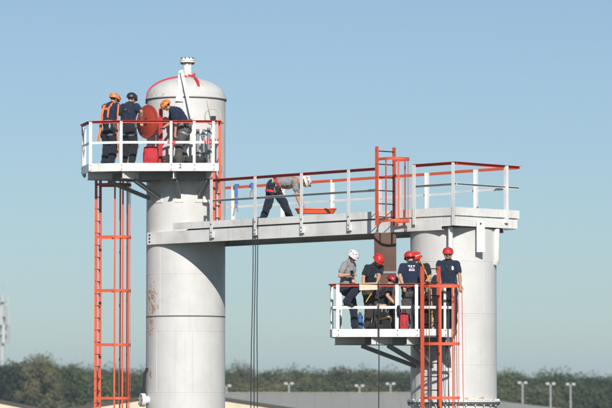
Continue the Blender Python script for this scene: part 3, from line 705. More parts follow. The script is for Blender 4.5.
# ------------------------------------------------------------------ people
def rcone(p0, p1, r0, r1, side=None, k=1.0, kd=1.0, fwd=None, n=14, caps=4):
    """rounded cone from p0 to p1; k widens it along side, kd along fwd"""
    p0 = Vector(p0); p1 = Vector(p1); d = p1-p0; L = d.length; d = d/L if L > 1e-6 else Vector((0,0,1))
    a = d.orthogonal().normalized(); b = d.cross(a); V = []; F = []
    rows = [(-r0*math.cos(math.pi/2*i/caps), r0*math.sin(math.pi/2*i/caps)) for i in range(1, caps+1)]
    rows += [(L + r1*math.sin(math.pi/2*i/caps), r1*math.cos(math.pi/2*i/caps)) for i in range(0, caps)]
    V.append(p0 - d*r0)
    for z, r in rows:
        for j in range(n):
            t = 2*math.pi*j/n; V.append(p0 + d*z + (a*math.cos(t) + b*math.sin(t))*r)
    V.append(p1 + d*r1); m = len(rows)
    F += [(0, 1+(j+1)%n, 1+j) for j in range(n)]
    for i in range(m-1):
        for j in range(n): F.append((1+i*n+j, 1+i*n+(j+1)%n, 1+(i+1)*n+(j+1)%n, 1+(i+1)*n+j))
    e = 1+m*n; F += [(e, 1+(m-1)*n+j, 1+(m-1)*n+(j+1)%n) for j in range(n)]
    if side is not None:
        sd = Vector(side).normalized(); sd = (sd - d*sd.dot(d)).normalized(); fw = d.cross(sd)
        for i, v in enumerate(V):
            q = v - p0; V[i] = v + sd*(q.dot(sd)*(k-1)) + fw*(q.dot(fw)*(kd-1))
    return V, F
def ellipsoid(c, r, rot, n=18, m=10):
    V = []; F = []; c = Vector(c)
    for i in range(m+1):
        ph = math.pi*i/m
        for j in range(n):
            t = 2*math.pi*j/n; V.append(c + rot @ Vector((r[0]*math.sin(ph)*math.cos(t), r[1]*math.sin(ph)*math.sin(t), r[2]*math.cos(ph))))
    for i in range(m):
        for j in range(n): F.append((i*n+j, i*n+(j+1)%n, (i+1)*n+(j+1)%n, (i+1)*n+j))
    return V, F
def remesh(shapes, voxel, smooth, wrinkle=0.0, seed=0, wscale=(9, 9, 5)):
    mb = MB()
    for V, F in shapes: mb.add(V, F)
    me = bpy.data.meshes.new('tmp'); me.from_pydata(mb.v, [], mb.f)
    bm = bmesh.new(); bm.from_mesh(me); bmesh.ops.remove_doubles(bm, verts=bm.verts, dist=1e-5); bmesh.ops.recalc_face_normals(bm, faces=bm.faces); bm.to_mesh(me); bm.free()
    o = bpy.data.objects.new('tmp', me); COL.objects.link(o)
    md = o.modifiers.new('r', 'REMESH'); md.mode = 'VOXEL'; md.voxel_size = voxel
    bpy.context.view_layer.update()
    out = bpy.data.meshes.new_from_object(o.evaluated_get(bpy.context.evaluated_depsgraph_get()))
    bpy.data.objects.remove(o); bpy.data.meshes.remove(me)
    nv = len(out.vertices); co = np.empty(nv*3); out.vertices.foreach_get('co', co); co = co.reshape(-1, 3)
    ed = np.empty(len(out.edges)*2, dtype=np.int64); out.edges.foreach_get('vertices', ed); ed = ed.reshape(-1, 2)
    deg = np.zeros(nv); np.add.at(deg, ed[:, 0], 1); np.add.at(deg, ed[:, 1], 1); deg = np.maximum(deg, 1)[:, None]
    for it in range(smooth):
        acc = np.zeros_like(co); np.add.at(acc, ed[:, 0], co[ed[:, 1]]); np.add.at(acc, ed[:, 1], co[ed[:, 0]])
        co = co + .55*(acc/deg - co)
    if wrinkle:
        out.vertices.foreach_set('co', co.ravel()); out.update()
        nr = np.empty(nv*3); out.vertices.foreach_get('normal', nr); nr = nr.reshape(-1, 3)
        for i in range(nv):
            p = co[i]; q = Vector((p[0]*wscale[0], p[1]*wscale[1], p[2]*wscale[2] + seed*7.3))
            w = noise.noise(q) + .6*noise.ridged_multi_fractal(q*1.7, 1, 2, 3, 1, 2) - .6
            co[i] = p + nr[i]*wrinkle*w
    out.vertices.foreach_set('co', co.ravel()); out.polygons.foreach_set('use_smooth', [True]*len(out.polygons)); out.update()
    return out
def ik(root, tgt, l1, l2, pole):
    root = Vector(root); tgt = Vector(tgt); d = tgt-root; L = min(d.length, (l1+l2)*.995); d.normalize(); tgt = root + d*L
    x = (l1*l1 - l2*l2 + L*L)/(2*L); h = math.sqrt(max(0, l1*l1 - x*x)); pole = Vector(pole); pole = (pole - d*pole.dot(d))
    pole = pole.normalized() if pole.length > 1e-5 else d.orthogonal().normalized()
    return root + d*x + pole*h, tgt

def person(label, base, heading, spec, group=None):
    """base: (x, y, z) on the floor; heading 0 = away from the camera, 90 = to the right"""
    hd = R(heading); RW = Matrix.Rotation(-hd, 3, 'Z'); base = Vector(base); sc = spec.get('scale', 1.0)
    W = lambda v: base + RW @ (Vector(v)*sc)           # person frame (x right, y forward, z up) -> world
    LW = lambda p: (RW.inverted() @ (Vector(p) - base))/sc
    root = thing('person', label, 'person', tuple(base), group)
    pel = Vector(spec.get('pelvis', (0, 0, .96))); p = R(spec.get('lean', 5)); tw_ = R(spec.get('twist', 0)); rl = R(spec.get('roll', 0))
    def rot(f): return Matrix.Rotation(tw_*f, 3, 'Z') @ Matrix.Rotation(-p*f, 3, 'X') @ Matrix.Rotation(rl*f, 3, 'Y')
    R0, R1, R2 = rot(.45), rot(.8), rot(1)
    if p > R(60): R0 = rot(.75); R1 = rot(.95)
    wst = pel + R0 @ Vector((0, 0, .17)); che = wst + R1 @ Vector((0, 0, .20)); nck = che + R2 @ Vector((0, .0, .20))
    hp_, hy, hr = (R(v) for v in spec.get('head', (10, 0, 0)))
    RH = Matrix.Rotation(-hy, 3, 'Z') @ Matrix.Rotation(-hp_, 3, 'X') @ Matrix.Rotation(hr, 3, 'Y')
    skull = nck + (R2 @ Vector((0, .012, .085)))*.6 + RH @ Vector((0, .022, .105))
    X, Y_, Z_ = R2 @ Vector((1,0,0)), R2 @ Vector((0,1,0)), R2 @ Vector((0,0,1)); X0 = R0 @ Vector((1,0,0)); X1 = R1 @ Vector((1,0,0))
    BK = spec.get('bulk', 1.12); sh = {s: che + X*(.188*s) + Z_*.135 for s in (-1, 1)}; hip = {s: pel + X0*(.092*s) + (R0 @ Vector((0, 0, -.05))) for s in (-1, 1)}
    arm = {}; leg = {}
    for s, key in ((-1, 'lh'), (1, 'rh')):
        tgt = spec.get(key, (s*.25, .05, .85)); tgt = LW(at(*tgt[1:])) if tgt[0] == 'px' else Vector(tgt)
        pole = Vector(spec.get(key+'_pole', (s*.6, -.7, -.5))); e, h = ik(sh[s], tgt, .295, .255, pole); arm[s] = (e, h)
    for s, key in ((-1, 'lf'), (1, 'rf')):
        tgt = spec.get(key, (s*.11, 0, .085)); tgt = LW(Vector(tgt[1:])) if tgt[0] == 'w' else Vector(tgt)
        k, ft = ik(hip[s], tgt, .435, .42, spec.get(key+'_pole', (s*.12, 1, 0))); leg[s] = (k, ft)
    # ---- body: one continuous surface
    G = []
    core = [(pel, wst, .10, .09, X0), (wst, che, .09, .11, X1), (che, nck, .11, .06, X)]
    for a, b, r0, r1, sd in core: G.append(rcone(a, b, r0, r1, sd, 1.25))
    G.append(rcone(nck - Z_*.02, skull - RH @ Vector((0, .02, .06)), .056, .054))
    for s in (-1, 1):
        e, h = arm[s]; k, ft = leg[s]
        G.append(rcone(che + X*(.09*s) + Z_*.12, sh[s], .055, .052)); G.append(rcone(sh[s], e, .050, .040)); G.append(rcone(e, e.lerp(h, .4), .041, .042)); G.append(rcone(e.lerp(h, .4), h, .042, .027))
        G.append(rcone(hip[s], k, .075, .05)); G.append(rcone(k, k.lerp(ft, .35), .05, .05)); G.append(rcone(k.lerp(ft, .35), ft, .05, .036))
        # hand
        f = (h-e).normalized(); bend = Vector(spec.get('palm', (0, 0, -1))); bend = (bend - f*bend.dot(f)); bend = bend.normalized() if bend.length > .05 else f.orthogonal().normalized()
        lat = f.cross(bend)*(-s)   # thumb side
        pc = h + f*.052; G.append(rcone(h + f*.012, h + f*.085, .026, .028, lat, 1.45, .75))
        curl = spec.get('curl', .55)
        for i, (off, ln) in enumerate(((.033, .072), (.011, .080), (-.011, .074), (-.032, .058))):
            q0 = h + f*.088 + lat*off; q1 = q0 + (f*math.cos(curl*.7) + bend*math.sin(curl*.7) + lat*off*1.5).normalized()*ln*.45
            q2 = q1 + (f*math.cos(curl*1.9) + bend*math.sin(curl*1.9)).normalized()*ln*.33; q3 = q2 + (f*math.cos(curl*2.8) + bend*math.sin(curl*2.8)).normalized()*ln*.25
            for u, v, ra, rb in ((q0, q1, .0098, .0092), (q1, q2, .0092, .0085), (q2, q3, .0085, .0075)): G.append(rcone(u, v, ra, rb, n=8, caps=2))
        t0 = h + f*.025 + lat*.028; t1 = t0 + (f*.6 + lat*.75 + bend*.25).normalized()*.042; t2 = t1 + (f*.9 + lat*.15 + bend*.45).normalized()*.034
        G.append(rcone(t0, t1, .013, .0105, n=8, caps=2)); G.append(rcone(t1, t2, .0105, .0085, n=8, caps=2))
    hv = lambda x, y, z: skull + RH @ Vector((x, y, z))
    G.append(ellipsoid(hv(0, -.012, .03), (.077, .097, .088), RH)); G.append(ellipsoid(hv(0, .018, -.035), (.060, .072, .082), RH))
    G.append(rcone(hv(-.02, .062, -.088), hv(.02, .062, -.088), .022, .022, n=10, caps=3))                # chin
    G.append(rcone(hv(0, .086, .012), hv(0, .108, -.028), .010, .017, n=10, caps=3))                      # nose
    G.append(rcone(hv(-.035, .078, .022), hv(.035, .078, .022), .014, .014, n=8, caps=3))                 # brow
    for s in (-1, 1):
        G.append(ellipsoid(hv(.079*s, -.005, -.008), (.010, .021, .032), RH, 10, 6)); G.append(ellipsoid(hv(.036*s, .070, -.030), (.022, .018, .022), RH, 10, 6))
    G.append(rcone(hv(-.02, .086, -.058), hv(.02, .086, -.058), .0085, .0085, n=8, caps=2))               # lips
    def child(name, me, mat, par=root):
        me.transform(Matrix.Scale(sc, 4)); me.transform(RW.to_4x4()); me.materials.clear(); me.materials.append(M[mat]); me.name = name
        o = bpy.data.objects.new(name, me); COL.objects.link(o); o.parent = par; return o
    def rawchild(name, V, F, mat, par=root):
        me = bpy.data.meshes.new(name); me.from_pydata([tuple(v) for v in V], [], F); bm = bmesh.new(); bm.from_mesh(me); bmesh.ops.recalc_face_normals(bm, faces=bm.faces); bm.to_mesh(me); bm.free()
        smooth_by_angle(me, 45); return child(name, me, mat, par)
    sid = len(label)
    bodym = remesh(G, .0075, 2)
    # ---- shirt
    T = [rcone(pel + R0 @ Vector((0, 0, .02)), wst, .135*BK, .128*BK, X0, 1.22, .95), rcone(wst, che, .128*BK, .145*BK, X1, 1.26, .92), rcone(che, che + Z_*.10, .145*BK, .118*BK, X, 1.28, .92), rcone(che + Z_*.10, nck - Z_*.005, .10, .066*BK, X, 1.35, 1)]
    for s in (-1, 1):
        e, h = arm[s]; T.append(rcone(che + X*(.06*s) + Z_*.115, sh[s] - X*(.012*s), .084*BK, .066*BK)); T.append(rcone(sh[s], sh[s].lerp(e, .62), .071*BK, .066*BK))
    shirtm = remesh(T, .011, 4, .015, sid + 1, (11, 11, 7))
    # ---- trousers
    T = [rcone(pel + R0 @ Vector((0, 0, .04)), pel + R0 @ Vector((0, .0, -.05)), .132*BK, .128*BK, X0, 1.24, 1.0)]
    for s in (-1, 1):
        k, ft = leg[s]; T.append(rcone(hip[s], k, .108*BK, .084*BK)); T.append(rcone(k, ft + Vector((0, 0, .02)), .084*BK, .070*BK))
    trm = remesh(T, .011, 4, .017, sid + 3, (10, 10, 8))
    def bv(me): return BVHTree.FromPolygons([v.co.copy() for v in me.vertices], [tuple(pl.vertices) for pl in me.polygons])
    bshirt, btr = bv(shirtm), bv(trm)
    def onskin(q, which, off):
        best = None
        for t_ in which:
            loc, nr, ix, ds = t_.find_nearest(q)
            if loc is not None and (best is None or ds < best[2]): best = (loc, nr, ds)
        return best[0] + best[1]*off, best[1]
    def strap(name, pts, w, mat, which, off=.006, par=root):
        pts = [Vector(q) for q in pts]; S = []
        for i in range(len(pts)-1):
            for k_ in range(8): S.append(pts[i].lerp(pts[i+1], k_/8))
        S.append(pts[-1]); pr = [onskin(q, which, off) for q in S]; V = []; F = []
        for i, (q, nr) in enumerate(pr):
            tg = (pr[min(i+1, len(pr)-1)][0] - pr[max(i-1, 0)][0]); tg = tg.normalized() if tg.length > 1e-6 else Vector((0,0,1)); sd = tg.cross(nr).normalized()
            V += [q - sd*w/2, q + sd*w/2, q + sd*w/2 + nr*.005, q - sd*w/2 + nr*.005]
        n = len(pr)
        for i in range(n-1):
            for k_ in range(4): F.append((i*4+k_, i*4+(k_+1)%4, (i+1)*4+(k_+1)%4, (i+1)*4+k_))
        F += [(0,1,2,3), tuple((n-1)*4+k_ for k_ in (3,2,1,0))]
        return rawchild(name, V, F, mat, par)
    def ringpts(c_, Xa, Ya, rx, ry, n=16): return [c_ + Xa*(rx*math.cos(2*math.pi*i/n)) + Ya*(ry*math.sin(2*math.pi*i/n)) for i in range(n+1)]
    hn = spec.get('harness')
    if hn:
        mat, lmat = hn
        both = [bshirt, btr]; Y0 = R0 @ Vector((0,1,0)); Y1 = R1 @ Vector((0,1,0))
        belt = strap('waist_belt', ringpts(pel + R0 @ Vector((0,0,.10)), X0, Y0, .20, .18), .060, lmat, both, .008)
        for s in (-1, 1):
            top = nck + X*(.085*s) - Z_*.02
            if not spec.get('low_harness'): strap('shoulder_strap', [wst + X1*(.10*s) - Y1*.16, che + X*(.09*s) - Y_*.18, che + X*(.10*s) + Z_*.12 - Y_*.14, top + Z_*.05, che + X*(.10*s) + Z_*.10 + Y_*.14, che + X*(.09*s) + Y_*.18, wst + X1*(.09*s) + Y1*.17], .045, mat, both)
            k, ft = leg[s]; ax = (k-hip[s]).normalized(); c_ = hip[s].lerp(k, .30); a_ = ax.orthogonal().normalized(); b_ = ax.cross(a_)
            strap('leg_loop', ringpts(c_, a_, b_, .11, .11, 14), .050, lmat, [btr], .006)
        if not spec.get('low_harness'): strap('chest_strap', [che + X*(-.10) + Y_*.18, che + Y_*.19, che + X*.10 + Y_*.18], .04, mat, both)
        if not spec.get('low_harness'): strap('back_strap', [che + X*(-.10) - Y_*.18 + Z_*.03, che - Y_*.19 + Z_*.0, che + X*.10 - Y_*.18 + Z_*.03], .045, mat, both)
        V, F = rcone(pel + X0*.20 + R0 @ Vector((0, -.02, .07)), pel + X0*.21 + R0 @ Vector((0, -.02, -.10)), .03, .022, n=8, caps=2)
        rawchild('gear_pouch', V, F, 'bag_black')
        rg = random.Random(sid*13 + len(spec['shirt']))
        for kk in range(14):     # pouches, carabiners and short slings round the belt
            th = rg.uniform(0, 2*math.pi); q = pel + X0*(.215*math.cos(th)) + Y0*(.185*math.sin(th)) + R0 @ Vector((0, 0, rg.uniform(.02, .09)))
            ln = rg.uniform(.07, .24); dq = Vector((rg.uniform(-.03, .03), rg.uniform(-.03, .03), -ln))
            if kk % 3 == 0: V, F = rcone(q, q + dq*.55, .034, .030, n=8, caps=3); rawchild('gear_pouch', V, F, rg.choice(['bag_black', 'gear_grey', 'strap_black']))
            elif kk % 3 == 1: mbt = MB().tube([q + Vector((0, 0, .02)), q + dq*.5 + X0*.02, q + dq, q + dq*.55 - X0*.02, q + Vector((0, 0, .015))], .009, 6); rawchild('sling', mbt.v, mbt.f, rg.choice(['strap_red', 'strap_tan', 'strap_black', 'rope_pale', 'strap_orange']))
            else: mbt = MB().tube(ringpts(q + dq*.4, Vector((0,0,1)), X0*math.sin(th) - Y0*math.cos(th), .055, .03, 10), .008, 6); rawchild('carabiner', mbt.v, mbt.f, 'gear_grey')
        V, F = MB().tube(ringpts(pel - X0*.205 + R0 @ Vector((0, .0, -.03)), R0 @ Vector((0,0,1)), Y0, .075, .035, 12), .008, 6).v, None
        mbt = MB().tube(ringpts(pel - X0*.215 + R0 @ Vector((0, .0, -.02)), R0 @ Vector((0,0,1)), Y0, .085, .04, 14), .009, 6); rawchild('carabiner_loop', mbt.v, mbt.f, 'gear_grey')
    if spec.get('lanyard'):
        for s in (-1, 1): strap('lanyard', [nck + X*(.06*s) + Y_*.02, nck + X*(.05*s) + Y_*.10 - Z_*.06, che + X*(.02*s) + Y_*.2, wst + X1*(.012*s) + Y_*.2], .030, spec['lanyard'], [bshirt])
    for (nm, front, cx, cz, cells, mat) in spec.get('prints', ()):
        V = []; F = []
        for (x0, x1, z0, z1) in cells:
            nx_, nz_ = 3, 2; o = len(V)
            for iz in range(nz_+1):
                for ix in range(nx_+1):
                    q = che + X*(cx + x0 + (x1-x0)*ix/nx_) + Z_*(cz + z0 + (z1-z0)*iz/nz_) + Y_*(.35*front)
                    loc, nr, _, _ = bshirt.ray_cast(q, -Y_*front)
                    if loc is None: loc, nr, _, _ = bshirt.find_nearest(q)
                    V.append(loc + nr*.003)
            for iz in range(nz_):
                for ix in range(nx_): b0 = o + iz*(nx_+1) + ix; F.append((b0, b0+1, b0+nx_+2, b0+nx_+1))
        rawchild(nm, V, F, mat)
    child('body', bodym, spec.get('skin', 'skin_light')); child('shirt', shirtm, spec['shirt']); child('trousers', trm, spec['trousers'])
    # ---- boots
    for s, key in ((-1, 'lf'), (1, 'rf')):
        k, ft = leg[s]; yaw = R(spec.get(key+'_yaw', 8*s)); fp = R(spec.get(key+'_pitch', 0))
        RF = Matrix.Rotation(-yaw, 3, 'Z') @ Matrix.Rotation(-fp, 3, 'X'); fv = lambda x, y, z: ft + RF @ Vector((x, y, z))
        bt = remesh([rcone(ft + (k-ft).normalized()*.09, fv(0, -.005, -.03), .058, .052), rcone(fv(0, -.035, -.048), fv(0, .10, -.052), .036, .036, (RF @ Vector((1,0,0))), 1.15), rcone(fv(0, .08, -.050), fv(0, .155, -.056), .040, .030, (RF @ Vector((1,0,0))), 1.2),
                     rcone(fv(0, .0, -.02), fv(0, .11, -.045), .045, .033)], .011, 2)
        b_ = child('boot', bt, 'boot_black')
        V, F = MB().box(fv(0, .055, -.076), (.092, .275, .020), (RF @ Vector((1,0,0)), RF @ Vector((0,1,0)), RF @ Vector((0,0,1)))).v, None
        mbs = MB().box(fv(0, .055, -.076), (.092, .275, .020), (RF @ Vector((1,0,0)), RF @ Vector((0,1,0)), RF @ Vector((0,0,1)))); rawchild('sole', mbs.v, mbs.f, 'bag_black', b_)
    # ---- hair, eyes or glasses, helmet
    hair = remesh([ellipsoid(hv(0, -.022, .012), (.081, .095, .085), RH)], .012, 1)
    child('hair', hair, spec.get('hair', 'hair_brown'))
    if spec.get('glasses'):
        mg = MB()
        for s in (-1, 1): mg.add(*ellipsoid(hv(.034*s, .088, .004), (.029, .012, .020), RH, 12, 6)); mg.bar(hv(.060*s, .080, .010), hv(.080*s, -.01, .012), .006, .010)
        mg.bar(hv(-.012, .097, .010), hv(.012, .097, .010), .006, .008); rawchild('sunglasses', mg.v, mg.f, 'glass_black')
    else:
        for s in (-1, 1): V, F = ellipsoid(hv(.031*s, .082, .002), (.012, .008, .008), RH, 10, 6); rawchild('eye', V, F, 'glass_black')
    hm = spec.get('helmet')
    if hm:
        rx, ry, rz_ = .120, .146, .122; V = []; F = []; n = 28; m = 9; cz = .030
        def hp2(ph, t, k_=1.0):
            x, y, z = rx*k_*math.cos(ph)*math.cos(t), ry*k_*math.cos(ph)*math.sin(t), rz_*k_*math.sin(ph)
            return hv(x, y - .012, cz + z)
        rows = []
        def rim(t): return -.02 - .012*(1+math.cos(2*(t-math.pi/2)))/2 - .30*max(0, math.sin(-t))**2*.35
        for i in range(m):
            for j in range(n):
                t = 2*math.pi*j/n; ph = rim(t)*3 + (math.pi/2 - rim(t)*3)*i/m
                rid = 1 + .018*math.cos(6*t)*math.sin(2*ph) * (1 if ph > 0 else 0)
                V.append(hp2(ph, t, rid))
        V.append(hp2(math.pi/2, 0)); top = len(V)-1
        for i in range(m-1):
            for j in range(n): F.append((i*n+j, i*n+(j+1)%n, (i+1)*n+(j+1)%n, (i+1)*n+j))
        F += [((m-1)*n+j, (m-1)*n+(j+1)%n, top) for j in range(n)]
        o = len(V)   # rolled lip: outward then inward
        for k_, dz in ((1.06, -.006), (1.05, -.014), (.95, -.012)):
            for j in range(n):
                t = 2*math.pi*j/n; q = hp2(rim(t)*3, t, k_ + (.05 if (math.sin(t) > .55 and k_ > 1) else 0)); V.append(q + RH @ Vector((0, 0, dz)))
        rings = [list(range(n)), list(range(o, o+n)), list(range(o+n, o+2*n)), list(range(o+2*n, o+3*n))]
        for a_, b_ in zip(rings, rings[1:]):
            for j in range(n): F.append((a_[j], b_[j], b_[(j+1)%n], a_[(j+1)%n]))
        H_ = rawchild('helmet', V, F, hm)
        for s in (-1, 1):   # vents and chin strap
            for t0, ph0 in ((.35, .55), (-.35, .6), (.95, .75)):
                t = t0 if s > 0 else math.pi - t0; q = hp2(ph0, t, 1.0); nr = (q - hv(0, -.012, cz)).normalized(); a_ = nr.cross(RH @ Vector((0,0,1))).normalized(); b_ = nr.cross(a_)
                mbv = MB().extrude([q + nr*.001 + a_*(.026*math.cos(x_)) + b_*(.009*math.sin(x_)) for x_ in [2*math.pi*i/10 for i in range(10)]], nr*.004); rawchild('vent', mbv.v, mbv.f, 'bag_black', H_)
            mbc = MB().tube([hv(.092*s, .03, .01), hv(.080*s, .040, -.055), hv(.035*s, .062, -.108), hv(0, .066, -.113)], .007, 6); rawchild('chin_strap', mbc.v, mbc.f, 'strap_black', H_)
        if spec.get('stripe'):
            pts = [hp2(.42 + .0*math.cos(t), t, 1.012) for t in [2*math.pi*i/28 for i in range(29)]]; mbs = MB().tube(pts, .010, 6, False); rawchild('lamp_band', mbs.v, mbs.f, spec['stripe'], H_)
            q = hp2(.42, math.pi/2, 1.07); mbs = MB().box(q, (.05, .03, .035), (RH @ Vector((1,0,0)), RH @ Vector((0,1,0)), RH @ Vector((0,0,1)))); rawchild('head_lamp', mbs.v, mbs.f, 'bag_black', H_)
    return root

GL, GB, GR_ = 'crew on the high platform', 'crew on the catwalk', 'crew on the lower platform'
def floor(px, Y, z): x, y = P2(px, Y); return (x, y, z)
person('person in navy shirt and orange helmet, back turned, wide orange harness straps', floor(107.5, 79.75, DL), 38, dict(
    bulk=1.26, lean=17, head=(28, 15, 0), lh=(-.14, .46, 1.12), rh=(.20, .48, 1.10), shirt='shirt_navy', trousers='trousers_navy', helmet='helmet_orange', stripe='strap_tan', harness=('strap_orange', 'gear_grey'), hair='hair_dark', scale=1.03,
    prints=[('shirt_print', -1, .03, .03, [(-.05, .05, -.008, .010)], 'print_white')]), GL)
person('person in navy shirt and black helmet, back turned, reaching toward the red disc', floor(127.5, 79.70, DL), 28, dict(
    bulk=1.24, lean=10, head=(22, 25, 0), lh=(-.16, .40, 1.10), rh=('px', 141.5, 120, 79.62), rh_pole=(.8, -.3, -.8), shirt='shirt_navy', trousers='trousers_black', helmet='helmet_black', harness=('strap_black', 'gear_grey'), hair='hair_brown', scale=1.02,
    prints=[('shirt_print', -1, .0, .02, [(-.05, .05, -.008, .008)], 'print_white')]), GL)
person('person in navy shirt and orange helmet bending down beside the domed tower', floor(182, 79.50, DL), -98, dict(
    bulk=1.24, lean=48, pelvis=(0, -.06, .95), head=(46, 0, 0), lh=('px', 175.5, 134, 79.28), rh=('px', 164, 127, 79.45), lh_pole=(-.4, -1, -.1), shirt='shirt_navy', trousers='trousers_grey', helmet='helmet_orange', harness=('strap_black', 'gear_grey'), hair='hair_dark', lf=(-.12, .10, .085), rf=(.12, -.12, .085)), GL)
person('person in grey shirt bending over on the catwalk, hands on the orange stretcher', floor(276.5, 78.1, zd), 93, dict(
    lean=91, pelvis=(0, -.06, .96), head=(72, 8, 0), rh=('px', 301, 210.5, 77.95), lh=('px', 304.5, 209, 78.3), rh_pole=(0, -1, .2), lh_pole=(0, -1, .2), shirt='shirt_grey', trousers='trousers_navy', helmet='helmet_white', stripe='strap_orange', harness=('strap_orange', 'strap_red'), glasses=True,
    rf=(.13, -.34, .085), lf=(-.13, .38, .085), hair='hair_brown', scale=1.07), GB)
person('person in grey shirt and white helmet looking down at a black phone', floor(346.5, 73.12, DR_), 118, dict(
    lean=9, head=(38, 8, 0), rh=('px', 351.0, 274.5, 72.76), lh=('px', 353.2, 279.5, 72.86), rh_pole=(.5, -1, -.6), lh_pole=(-.5, -.4, -1), shirt='shirt_grey', trousers='trousers_navy', helmet='helmet_white', hair='hair_dark', scale=1.03,
    lf=('w', *P2(355, 73.05), DR_+.085), rf=('w', *P2(346.5, 72.66), Z(2.035)+.088), rf_pole=(.15, 1, .35), curl=.8), GR_)
person('person in black printed shirt and red helmet reading a sheet at the rail', floor(370.5, 73.2, DR_), 146, dict(
    lean=24, head=(44, -8, 0), rh=('px', 363.5, 286, 72.66), lh=('px', 376.5, 285, 72.66), shirt='shirt_black', trousers='trousers_brown', helmet='helmet_red', glasses=True, hair='hair_dark', scale=1.0, curl=.7,
    prints=[('chest_print', 1, .0, .0, [(-.10, .0, -.055, .04), (-.07, -.01, .04, .06), (.014, .04, -.045, .04)], 'print_white')]), GR_)
person('person in black shirt and dark red helmet kneeling behind the rail', floor(386, 73.18, DR_), 68, dict(
    pelvis=(0, -.10, .47), lean=20, head=(35, 20, 0), rh=('px', 394.5, 303.5, 72.72), lh=('px', 393, 302, 73.1), rh_pole=(.5, -.8, -.3), shirt='shirt_black', trousers='trousers_black', helmet='helmet_maroon', harness=('strap_black', 'strap_tan'), hair='hair_dark',
    lf=(-.12, .33, .085), lf_pole=(0, 1, .6), rf=(.12, -.42, .10), rf_pole=(0, 1, -.7), rf_pitch=-60), GR_)
person('person in navy shirt with white back lettering and red helmet, back turned', floor(411.5, 72.84, DR_), -4, dict(
    bulk=1.2, lean=9, head=(22, -18, -6), lh=('px', 403.5, 286, 72.62), rh=(.20, .36, 1.10), lh_pole=(-1, -.4, -.5), shirt='shirt_navy', trousers='trousers_grey', helmet='helmet_red', harness=('strap_black', 'strap_black'), low_harness=True, hair='hair_brown', scale=1.0,
    prints=[('back_lettering', -1, .0, .07, [(-.085, -.045, .052, .072), (-.065, -.050, .025, .052), (-.03, .012, .045, .066), (-.022, -.002, .022, .045), (.030, .075, .05, .068), (.045, .06, .028, .05),
                                             (-.065, -.032, -.07, -.025), (-.018, .014, -.068, -.028), (.03, .058, -.07, -.03)], 'print_white'),
            ('back_emblem', -1, .0, .07, [(-.05, -.015, -.012, .012), (.0, .05, -.012, .012)], 'print_pink')]), GR_)
person('person in red helmet facing the camera, half hidden by the back turned one', floor(422, 73.25, DR_), 200, dict(
    lean=12, head=(18, 12, 0), roll=8, rh=(.18, .34, 1.12), lh=(-.18, .34, 1.08), shirt='shirt_black', trousers='trousers_black', helmet='helmet_red', stripe='helmet_white', harness=('rope_yellow', 'strap_black'), hair='hair_dark', scale=1.0,
    prints=[('chest_lettering', 1, -.03, .04, [(-.09, -.05, .02, .06), (-.035, .0, .01, .05), (.015, .05, .0, .04), (-.07, -.03, -.06, -.02), (-.01, .03, -.07, -.03)], 'print_white')]), GR_)
person('person in navy shirt with chest badge, red helmet and sunglasses, facing the camera', floor(448, 72.98, DR_), 178, dict(
    lean=3, head=(6, 6, 0), rh=('px', 440.5, 286, 72.68), lh=('px', 460.5, 287, 72.72), rh_pole=(1, -.5, -.6), lh_pole=(-1, -.4, -.4), shirt='shirt_navy', trousers='trousers_navy', helmet='helmet_red', glasses=True, lanyard='strap_black', hair='hair_dark', scale=1.04, skin='skin_tan',
    prints=[('chest_badge', 1, -.09, .045, [(-.024, .024, -.032, .030), (-.015, .015, .030, .042), (-.014, .014, -.044, -.032)], 'print_white')]), GR_)

# ------------------------------------------------------------------ gear
def tube_thing(name, pts, r, mat, label, cat, group=None, base=None): return single(name, MB().tube(pts, r, 7), mat, label, cat, base or pts[-1], group, True)
def sag(p, q, n=10, s=0): return [Vector(p).lerp(Vector(q), i/n) - UP*(s*4*(i/n)*(1-i/n)) for i in range(n+1)]
# ropes
for k, (xt, xb, lb) in enumerate(((253.4, 250.8, 'dark rope hanging from the catwalk, closest of three to the taller tower'), (255.8, 253.8, 'dark rope hanging from the catwalk, middle one of three'), (258.2, 257.0, 'dark rope hanging from the catwalk, third from the taller tower'))):
    aa = a_at(xt, HWID+.03); top = B(aa, HWID+.035, Z(4.32)); bot = at(xb, 405, top.y); bot2 = Vector((bot.x - (top.x-bot.x)*1.2, top.y, .01))
    pts = [B(aa, HWID-.08, zd+.02), B(aa, HWID-.03, Z(4.325)), B(aa, HWID+.02, Z(4.328)), B(aa, HWID+.045, Z(4.28))] + [B(aa, HWID+.045, Z(4.28)).lerp(bot2, i/12) + Vector((.012*math.sin(i*1.3+k), 0, 0)) for i in range(1, 13)]
    tube_thing('rope', pts, .0115, 'rope_dark', lb, 'rope', 'dark hanging ropes')
top = Vector((*P2(378.4, 72.48), Z(2.56)))
tube_thing('rope', [top + Vector((0,.10,-.02)), top + Vector((0,.05,.012)), top + Vector((0,-.03,.010)), top + Vector((0,-.06,-.06))] + [Vector((top.x + .01*math.sin(i), top.y-.075, top.z - .06 - (top.z-.06)*i/12 + (.01 if i == 12 else 0))) for i in range(1, 13)], .0125, 'rope_dark', 'dark rope hanging from the lower platform rail down to the ground', 'rope', 'dark hanging ropes')
for k, (x0, x1, mat, lb) in enumerate(((461.8, 464.0, 'rope_red', 'thin red cord hanging beside the lower ladder cage'), (447, 454.5, 'rope_dark', 'thin dark line slanting down behind the lower ladder cage'))):
    zt = Z(2.50) if k == 0 else Z(1.30); yy = 72.70 if k == 0 else 72.9
    p_ = Vector((atX(x0, yy), yy, zt)); q_ = Vector((atX(x1, yy) + (.1 if k else .05), yy-.05, .01))
    tube_thing('cord', sag(p_, q_, 14, .0), .008, mat, lb, 'cord', 'thin cords at the lower ladder')
